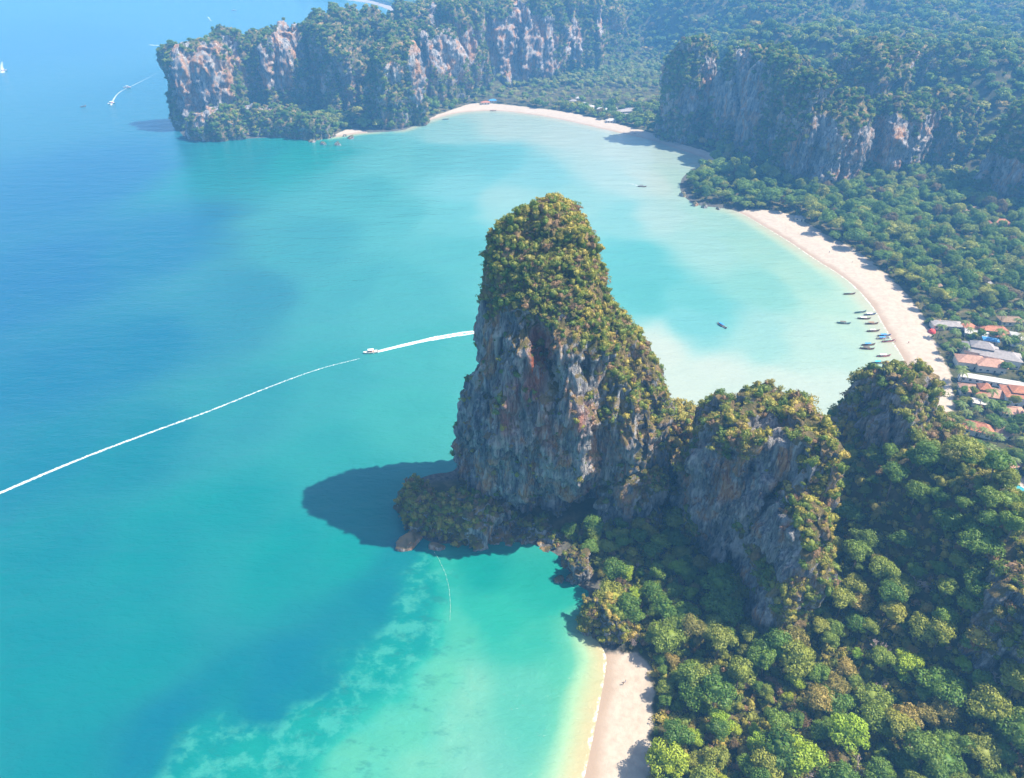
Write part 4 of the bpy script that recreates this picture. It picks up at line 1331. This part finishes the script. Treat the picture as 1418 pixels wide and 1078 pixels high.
# palm grove in the valley behind the farthest beach
X, Y = jitter_grid(-130, 300, 1190, 1600, 9.5, rng)
X, Y, Z = plantable(X, Y, 3.0, 3.0, 40)
k = (Z < 30)
open_ = (Y < 1330) & (rng.random(len(X)) < .62)
k &= ~open_
scatter('palm_grove', np.stack([X, Y, Z], 1)[k], rng.uniform(.9, 1.4, k.sum()), 'grove', palm_tpl + canopy_t[:1], rng, weights=[3, 1.0])
# forest on the hills behind
X, Y = jitter_grid(-720, 1500, 790, 2350, 9.4, rng)
X, Y, Z = plantable(X, Y, 1.0, 2.0, 60)
k = ~((X > -130) & (X < 300) & (Y > 1190) & (Y < 1600) & (Z < 30))
tag(scatter('hill_forest', np.stack([X, Y, Z - 1.0], 1)[k], (.5 + 1.25 * rng.random(k.sum()) ** 1.8), 'canopy', canopy_t, rng, weights=[3, 3, 3, .9]), kind='stuff')
X, Y = jitter_grid(-900, 300, 2350, 3600, 18, rng)
X, Y, Z = plantable(X, Y, 4.0, 2.0, 60)
tag(scatter('distant_forest', np.stack([X, Y, Z - 1.0], 1), rng.uniform(1.2, 2.2, len(X)), 'canopy', canopy_t, rng, weights=[3, 3, 3, .7]), kind='stuff')


# ------------------------------------------------------------------ boulders
def boulder(name, u, v, w, d, h, seed, label, mat='rock', group=None, rz=0.0):
    x, y = G(u, v, 0)
    rg = np.random.default_rng(seed)
    n, m = 40, 22
    ph = np.linspace(0, 2 * math.pi, n, endpoint=False)
    el = np.linspace(-.9, math.pi / 2, m)
    P_ = np.stack([np.cos(el)[:, None] * np.cos(ph), np.cos(el)[:, None] * np.sin(ph), np.repeat(np.sin(el)[:, None], n, 1)], -1)
    k = 1 + .35 * fbm(P_[..., 0] * 1.3, P_[..., 1] * 1.3, P_[..., 2] * 1.3, seed, 4)
    for _ in range(7):
        a = rg.normal(0, 1, 3); a[2] = abs(a[2]) * .6; a /= np.linalg.norm(a)
        k = np.minimum(k, rg.uniform(.62, .85) / np.maximum((P_ * a).sum(-1), .05))
    P_ = P_ * k[..., None] * np.array([w / 2, d / 2, h])
    i = np.arange(m - 1)[:, None] * n; j = np.arange(n)[None, :]; j2 = (j + 1) % n
    F_ = np.stack([i + j, i + j2, i + n + j2, i + n + j], -1).reshape(-1, 4)
    o = obj(name, mesh_np(name, P_.reshape(-1, 3), F_, M[mat], False, {'stain': np.zeros(n * m), 'veg': np.zeros(n * m)}), None, (x, y, 0))
    o.rotation_euler.z = rz
    tag(o, label, 'rock', group)


M['boulder'] = rock_material('warm tan limestone', 1.0, (0.36, 0.27, 0.17))  # limestone with more orange and a tan tint, for the lone rocks
boulder('boulder', 567, 752, 14, 9, 7, 3, 'tan boulder standing alone in the water beside the great tower', 'boulder', rz=.6)
boulder('rock', 774, 804, 5, 4, 2.5, 9, 'small brown rock in green shallows at the edge of the tower shadow', 'boulder')
boulder('rock', 603, 758, 9, 5, 3, 8, 'low pale rock at the waterline under the tower foot', 'boulder')
for q, (u_, v_, w_) in enumerate([(448, 200, 9), (468, 201, 11), (486, 192, 12), (478, 189, 8), (433, 197, 10), (440, 193, 9)]):
    boulder('rock', u_, v_, w_, w_ * .8, w_ * .4, 30 + q, 'dark rock in the water off the far headland', 'rock_far', 'rocks in the water off the far headland')
for q, (u_, v_, w_) in enumerate([(946, 272, 9), (962, 285, 8), (975, 288, 7), (994, 290, 6)]):
    boulder('rock', u_, v_, w_, w_ * .8, w_ * .5, 40 + q, 'dark rock at the waterline under the middle headland', 'rock_mid', 'rocks at the foot of the middle headland')


# ------------------------------------------------------------------ boats
def longtail(roof='green_tarp', stripe='teal'):
    root = empty('longtail_boat')
    L, B = 5.6, 0.98
    S = np.linspace(-1, 1, 25)
    outer, inner = [], []
    for s in S:
        hw = B * (1 - abs(s) ** 2.4 * (0.55 if s < 0 else 1.0)) ** .75 + .03
        sheer = .62 + .16 * s * s + 1.55 * max(0, s - .45) ** 2 * 2.2
        keel = -.28 + 1.7 * max(0, s - .55) ** 2 * 2.0
        x = s * L
        outer.append([(x, -hw, sheer), (x, -hw * .86, (sheer + keel) / 2), (x, -hw * .4, keel), (x, hw * .4, keel), (x, hw * .86, (sheer + keel) / 2), (x, hw, sheer)])
        inner.append([(x, -hw * .88, sheer), (x, -hw * .72, keel + .42), (x, hw * .72, keel + .42), (x, hw * .88, sheer)])
    n = len(S)
    b = MB()
    b.add([q for r in outer for q in r], [(i * 6 + k, (i + 1) * 6 + k, (i + 1) * 6 + k + 1, i * 6 + k + 1) for i in range(n - 1) for k in range(5)])
    b.add(outer[0], [(0, 1, 2, 3, 4, 5)])
    b.build('hull', M['wood'], root, True)
    b = MB()
    b.add([q for r in inner for q in r], [(i * 4 + k + 1, (i + 1) * 4 + k + 1, (i + 1) * 4 + k, i * 4 + k) for i in range(n - 1) for k in range(3)])
    b.build('deck', M['wood_dark'], root)
    b = MB()
    for sgn in (0, 1):
        pts_ = [((o_[5] if sgn else o_[0])) for o_ in outer]
        b.tube([(p_[0], p_[1], p_[2] + .03) for p_ in pts_], .08, 5)
    b.build('gunwale', M[stripe], root)
    MB().tube([(L * .97, 0, 1.3), (L * 1.06, 0, 2.3)], [.12, .07], 6).build('prow_post', M['wood_dark'], root)
    MB().tube([(L * 1.01, 0, 1.62), (L * 1.03, 0, 1.95)], [.24, .2], 8).build('prow_ribbon', M['pink'], root)
    for x_ in (-3.0, 1.2):
        for y_ in (-.8, .8):
            MB().tube([(x_, y_, .5), (x_, y_, 2.0)], .04, 5).build('canopy_post', M['wood_dark'], root)
    b = MB()
    vv = []
    for x_ in (-3.4, 1.6):
        for z_ in (0, .05):
            vv += [(x_, y_, 2.0 + .28 * (1 - (y_ / 1.05) ** 2) + z_) for y_ in np.linspace(-1.05, 1.05, 7)]
    ff = [(14 + 7 + i, 14 + 8 + i, 8 + i, 7 + i) for i in range(6)] + [(i, i + 1, 15 + i, 14 + i) for i in range(6)]
    ff += [(0, 14, 21, 7), (6, 13, 27, 20)]
    b.add(vv, ff).build('canopy', M[roof], root)
    for x_ in (-1.8, -.6, .6, 2.4):
        MB().box((x_, 0, .42), (.35, 1.5, .06)).build('thwart', M['wood'], root)
    MB().box((-L * .94, 0, 1.15), (.9, .5, .5)).build('engine', M['metal'], root)
    MB().tube([(-L * .96, 0, 1.0), (-L * 1.5, .1, -.1)], .05, 5).build('propeller_shaft', M['metal'], root)
    return root


def paint(root, roof, stripe):
    for c_ in root.children:
        nm = c_.name.split('.')[0]
        if nm in ('canopy', 'gunwale'):
            c_.data = c_.data.copy()
            c_.data.materials.clear()
            c_.data.materials.append(M[roof if nm == 'canopy' else stripe])


BOATS = [  # pixel, heading, canopy, stripe, label
    (732, 476, 4, 'green_tarp', 'wood', 'moored wooden longtail boat apart from the others, closest to the middle of the long beach'),
    (775, 548, 12, 'green_tarp', 'teal', 'longtail boat with faded green canopy moored off the long beach'),
    (812, 557, 8, 'white', 'blue', 'longtail boat with white canopy and blue rim touching the sand'),
    (789, 573, -4, 'white', 'wood', 'longtail boat with white canopy and plain wooden rim'),
    (819, 593, 2, 'wood', 'wood', 'plain brown longtail boat with wooden canopy off the long beach'),
    (709, 591, -10, 'wood_dark', 'teal', 'dark longtail boat moored farthest out from the beach'),
    (825, 622, 5, 'roof_white', 'wood', 'longtail boat with grey-white canopy off the long beach'),
    (868, 640, 4, 'blue', 'blue', 'bright blue-canopied longtail boat closest to the sand'),
    (863, 651, 4, 'blue', 'white', 'blue-canopied longtail boat with white rim beside another blue boat'),
    (884, 662, 8, 'green_tarp', 'pink', 'green-canopied longtail boat with pink rim at the waterline'),
    (806, 676, 4, 'blue', 'wood', 'longtail boat with blue canopy and wooden rim beside a dark one'),
    (801, 691, -8, 'wood_dark', 'wood', 'dark brown longtail boat with dark canopy beside a blue-canopied one'),
    (866, 720, 4, 'white', 'pink', 'longtail boat with white canopy and pink rim above the pointed crag'),
    (846, 747, 2, 'teal', 'teal', 'teal-canopied longtail boat partly behind the pointed crag')]
proto = longtail()
first = True
for bu, bv, hd, rf, st, lab in BOATS:
    o = proto if first else copy_tree(proto)
    first = False
    x, y = G(918 + bu / 2.836, 240 + bv / 2.836)
    o.location = (x, y, .02); o.rotation_euler.z = R(hd); o.scale = (.86, .86, .86)
    tag(o, lab, 'boat', 'longtail boats moored off the long beach')
    paint(o, rf, st)
for bu, bv, hd, rf, st, lab in [(1000, 452, -62, 'blue', 'white', 'longtail boat under way alone in the pale bay'), (889, 259, -12, 'wood_dark', 'wood', 'lone dark longtail boat crossing the far shallows'),
                                (880, 187, -30, 'wood_dark', 'wood', 'dark longtail boat beached in the headland shadow'), (683, 154, 5, 'wood', 'wood', 'brown longtail boat on the farthest beach'), (617, 166, 20, 'wood_dark', 'teal', 'dark longtail boat at the foot of the far orange cliff'),
                                (115, 148, 60, 'wood_dark', 'wood', 'tiny dark boat without a wake on the open sea')]:
    o = copy_tree(proto)
    x, y = G(bu, bv)
    o.location = (x, y, .02); o.rotation_euler.z = R(hd)
    tag(o, lab, 'boat', None)
    if 'group' in o.keys():
        del o['group']
    paint(o, rf, st)


def speedboat(u, v, hd, label, sc=1.0):
    x, y = G(u, v)
    root = empty('speedboat', (x, y, .1), R(hd), sc)
    tag(root, label, 'boat')
    S = np.linspace(-1, 1, 15)
    b = MB()
    rows = []
    for s in S:
        hw = 1.4 * (1 - max(0, s) ** 2.2) ** .8 + .02
        rows.append([(s * 5, -hw, 1.0 + .35 * max(0, s)), (s * 5, -hw * .8, .2), (s * 5, 0, -.3 + .6 * max(0, s) ** 2), (s * 5, hw * .8, .2), (s * 5, hw, 1.0 + .35 * max(0, s))])
    b.add([q for r in rows for q in r], [(i * 5 + k, (i + 1) * 5 + k, (i + 1) * 5 + k + 1, i * 5 + k + 1) for i in range(14) for k in range(4)] + [(4, 3, 2, 1, 0)])
    b.build('hull', M['white'], root, True)
    b = MB()
    b.add([q for r in rows for q in ((r[0][0], r[0][1] * .97, r[0][2] - .12), (r[4][0], r[4][1] * .97, r[4][2] - .12))], [(i * 2, i * 2 + 2, i * 2 + 3, i * 2 + 1) for i in range(14)])
    b.build('deck', M['cream'], root)
    MB().box((-.4, 0, 2.5), (4.0, 2.3, .12)).build('canopy', M['white'], root)
    for x_ in (-2.2, 1.3):
        for y_ in (-1.05, 1.05):
            MB().tube([(x_, y_, .9), (x_, y_, 2.5)], .05, 5).build('canopy_post', M['metal'], root)
    MB().add([(1.6, -1.1, 1.1), (1.6, 1.1, 1.1), (1.1, .9, 1.9), (1.1, -.9, 1.9), (1.7, -1.1, 1.1), (1.7, 1.1, 1.1), (1.2, .9, 1.9), (1.2, -.9, 1.9)],
             [(0, 1, 2, 3), (7, 6, 5, 4), (0, 3, 7, 4), (1, 5, 6, 2), (3, 2, 6, 7)]).build('windscreen', M['glass'], root)
    for x_ in (-2.4, -1.2, 0):
        MB().box((x_, 0, 1.05), (.5, 1.8, .4)).build('seat', M['red'], root)
    for y_ in (-.5, .5):
        MB().box((-5.25, y_, .9), (.5, .45, .9)).build('outboard_motor', M['metal'], root)
    return root


speedboat(513, 489, 193, 'white speedboat with red seats towing a bright wake across the bay', 1.0)
speedboat(154, 144, 245, 'tiny white speedboat at the tip of a curving wake near the horizon', 1.3)
speedboat(176, 122, 200, 'tiny white speedboat ahead of a faint straight wake', 1.3)
speedboat(4, 99, 250, 'white speedboat with short wake on the farthest open water', 1.6)
speedboat(324, 15, 20, 'very distant white speedboat beyond the far headland', 1.5)

# wakes: foam lying on the water
t = NT('wake foam')
p = t.pos()
ed = t.attr('edge')
fn = t.noise(t.scl(p, (0.5, 0.5, 0.5)), 1.0, 6, 0.75)
al = t.mr(t.math('ADD', t.math('ADD', fn, t.math('MULTIPLY', ed, -0.42)), t.attr('dense')), 0.26, 0.78)
t.bsdf((0.88, 0.92, 0.92), 0.6, 0.2, alpha=t.math('MULTIPLY', al, 0.8))
M['foam'] = t.m


def wake(pts, w0, w1, d0, d1, label, name='boat_wake', z=.06, prof=(1, .35, 0.1, .35, 1)):
    """ribbon through pixels; widths in metres; density at both ends"""
    P_ = np.array([G(*q) for q in pts])
    for _ in range(3):
        q = np.empty((len(P_) * 2 - 2, 2))
        q[0::2] = P_[:-1] * .75 + P_[1:] * .25
        q[1::2] = P_[:-1] * .25 + P_[1:] * .75
        P_ = np.concatenate([P_[:1], q, P_[-1:]])
    L_ = np.concatenate([[0], np.cumsum(np.hypot(*np.diff(P_, axis=0).T))])
    n = max(12, int(L_[-1] / 3))
    s = np.linspace(0, L_[-1], n)
    x, y = np.interp(s, L_, P_[:, 0]), np.interp(s, L_, P_[:, 1])
    tx, ty = np.gradient(x), np.gradient(y)
    l = np.hypot(tx, ty); nx_, ny_ = -ty / l, tx / l
    f = s / s[-1]
    w = (w0 + (w1 - w0) * f) * (1 + .25 * fbm(s / 14, 0 * s, 0 * s + 1, 5, 3))
    off = np.array([-1, -.5, 0, .5, 1])
    V = np.stack([x[:, None] + nx_[:, None] * w[:, None] * off, y[:, None] + ny_[:, None] * w[:, None] * off, z + 0 * w[:, None] * off], -1).reshape(-1, 3)
    F_ = np.array([(i * 5 + k, i * 5 + k + 1, (i + 1) * 5 + k + 1, (i + 1) * 5 + k) for i in range(n - 1) for k in range(4)])
    edge_ = np.tile(np.array(prof, float), n)
    den = np.repeat(d0 + (d1 - d0) * f, 5)
    o = obj(name, mesh_np(name, V, F_, M['foam'], False, {'edge': edge_, 'dense': den}))
    tag(o, label, 'wake')
    return o


wake([(516, 489), (560, 478), (610, 467), (665, 459), (700, 456)], 1.3, 4.2, .30, .12, 'bright double wake streaming behind the white speedboat with red seats', prof=(.9, 0, .75, 0, .9))
wake([(498, 497), (440, 511), (360, 541), (290, 570), (200, 602), (100, 640), (0, 683), (-60, 708)], 0.8, 1.6, .02, .20, 'long thin wake crossing the whole left of the sea')
wake([(154, 146), (158, 136), (165, 128), (176, 122)], 2.5, 2.0, .15, .02, 'curving white wake of the tiny speedboat near the horizon')
wake([(177, 122), (200, 111), (222, 99)], 1.6, 1.0, .10, -.06, 'faint straight wake leading to the far headland')
wake([(207, 62.5), (235, 64), (262, 65)], 3.2, 3.6, .25, .2, 'straight white wake behind the top of the far headland')
wake([(4, 101), (2, 92), (3, 86)], 5.0, 3.0, .25, .05, 'short broad white wake on the farthest open water')
wake([(288, 24), (293, 30)], 3.5, 2.5, .15, .0, 'small white fleck of wake beyond the far headland')
wake([(886, 258), (870, 254), (858, 253)], 1.4, 1.0, .10, -.05, 'pale wake of the lone boat in the far shallows')

# swimmers' buoy line
rp_ = [G(u, v) for u, v in [(598, 760), (608, 775), (617, 795), (622, 815), (624, 840), (623, 860)]]
root = empty('buoy_line', (rp_[0][0], rp_[0][1], 0))
tag(root, 'dotted line of small white floats running from the tower foot into green water', 'buoy line')
rel = [(x - rp_[0][0], y - rp_[0][1], .1) for x, y in rp_]
MB().tube(rel, .015, 5).build('rope', M['rope'], root)
ll = np.concatenate([[0], np.cumsum([math.dist(a, b) for a, b in zip(rel[:-1], rel[1:])])])
fl = MB()
fl.tube([(0, 0, -.2), (0, 0, 0), (0, 0, .2)], [.05, .12, .05], 8)
flm = fl.mesh('float', M['rope'], True)
for s in np.arange(0, ll[-1], 3.0):
    o = obj('float', flm, root)
    o.location = (float(np.interp(s, ll, [q[0] for q in rel])), float(np.interp(s, ll, [q[1] for q in rel])), .12)

# red beach tent
x, y = G(1290, 461, 2)
root = empty('beach_tent', (x, y, float(height(np.array([x]), np.array([y]))[0])))
tag(root, 'red and white dome tent at the back of the long beach', 'tent')
b = MB()
n = 16
b.add([(math.cos(2 * math.pi * k / n) * 2.6 * r_, math.sin(2 * math.pi * k / n) * 2.6 * r_, z_) for r_, z_ in ((1, 0), (.9, 1.3), (.6, 2.3), (.05, 2.8)) for k in range(n)],
      [(i * n + k, i * n + (k + 1) % n, (i + 1) * n + (k + 1) % n, (i + 1) * n + k) for i in range(3) for k in range(n)])
b.build('canopy', M['red'], root)
MB().tube([(0, 0, 2.7), (0, 0, 3.3)], .08, 6).build('pole_tip', M['white'], root)

# ------------------------------------------------------------------ people on the sand
sk = bpy.data.meshes.new('figure')
vt = [(0, 0, .95), (0, 0, 1.15), (0, 0, 1.38), (0, 0, 1.5), (0, .02, 1.64), (.18, 0, 1.40), (.26, 0, 1.14), (.24, .08, .9), (-.18, 0, 1.40), (-.26, 0, 1.14), (-.24, .1, .9),
      (.1, 0, .9), (.12, .08, .5), (.12, -.02, .06), (-.1, 0, .9), (-.13, -.08, .5), (-.13, -.2, .06), (.12, .14, .03), (-.13, -.06, .03)]
eg = [(0, 1), (1, 2), (2, 3), (3, 4), (2, 5), (5, 6), (6, 7), (2, 8), (8, 9), (9, 10), (0, 11), (11, 12), (12, 13), (0, 14), (14, 15), (15, 16), (13, 17), (16, 18)]
rd_ = [.15, .14, .16, .06, .11, .07, .05, .035, .07, .05, .035, .09, .065, .045, .09, .065, .045, .03, .03]
sk.from_pydata(vt, eg, [])
so = bpy.data.objects.new('figure', sk)
COL.objects.link(so)
so.modifiers.new('skin', 'SKIN')
if not sk.skin_vertices:
    bpy.context.view_layer.objects.active = so
    bpy.ops.mesh.customdata_skin_add()
for q, r_ in zip(sk.skin_vertices[0].data, rd_):
    q.radius = (r_, r_)
sk.skin_vertices[0].data[0].use_root = True
so.modifiers.new('sub', 'SUBSURF').levels = 1
dg = bpy.context.evaluated_depsgraph_get()
body = bpy.data.meshes.new_from_object(so.evaluated_get(dg))
body.materials.append(M['skin'])
bpy.data.objects.remove(so)


def garment(z0, z1, rr, mat, name):
    b = MB()
    n = 10
    zs = np.linspace(z0, z1, 4)
    b.add([(math.cos(2 * math.pi * k / n) * (rr + .03), math.sin(2 * math.pi * k / n) * rr * .8, z) for z in zs for k in range(n)], [(i * n + k, i * n + (k + 1) % n, (i + 1) * n + (k + 1) % n, (i + 1) * n + k) for i in range(3) for k in range(n)])
    return b.mesh(name, mat, True)


shirt = {c: garment(.98, 1.42, .2, M[c], 'shirt') for c in ('white', 'red', 'blue', 'wood_dark')}
shorts = {c: garment(.62, 1.0, .21, M[c], 'shorts') for c in ('blue', 'wood_dark', 'white')}
PEOPLE = [(863, 947, 'wood_dark', 'wood_dark', 'person in dark clothes on the small beach'), (866, 944, 'white', 'blue', 'person in a white shirt on the small beach'), (1258, 475, 'red', 'wood_dark', 'person in a red top walking on the long beach near the boats'),
          (1266, 499, 'white', 'blue', 'person in a white shirt and blue shorts on the long beach'), (1285, 515, 'wood_dark', 'wood_dark', 'person in dark clothes on the wide end of the long beach'), (1302, 534, 'wood_dark', 'white', 'person in dark shirt and white shorts at the wide end of the beach'),
          (1240, 472, 'red', 'blue', 'person in a red top and blue shorts at the waterline'), (1292, 527, 'blue', 'white', 'person in a blue shirt and white shorts on the sand'), (1148, 351, 'blue', 'wood_dark', 'person in a blue shirt on the far stretch of the long beach'), (1180, 365, 'white', 'wood_dark', 'person in white shirt and dark shorts on the far stretch of the long beach')]
hair = MB(); hair.tube([(0, 0, 1.66), (0, 0, 1.74), (0, 0, 1.79)], [.118, .10, .03], 8)
hairm = hair.mesh('hair', M['wood_dark'], True)
for u_, v_, c1, c2, lab in PEOPLE:
    x, y = G(u_, v_, 1.5)
    z = float(height(np.array([x]), np.array([y]))[0])
    root = empty('person', (x, y, z), rn_.uniform(0, 6.28))
    tag(root, lab, 'person')
    obj('body', body, root); obj('shirt', shirt[c1], root); obj('shorts', shorts[c2], root); obj('hair', hairm, root)

# ------------------------------------------------------------------ air
hz = bpy.data.materials.new('haze')
hz.use_nodes = True
hn = hz.node_tree.nodes
hn.clear()
pv = hn.new('ShaderNodeVolumePrincipled')
pv.inputs['Color'].default_value = HAZE_COLOR + (1.0,)
pv.inputs['Density'].default_value = HAZE_DENSITY
pv.inputs['Anisotropy'].default_value = 0.0
ho = hn.new('ShaderNodeOutputMaterial')
hz.node_tree.links.new(pv.outputs[0], ho.inputs['Volume'])
b = MB().box((0, 3700, 124), (18400, 12000, 272))
haze = b.build('haze', hz)
tag(haze, kind='stuff')
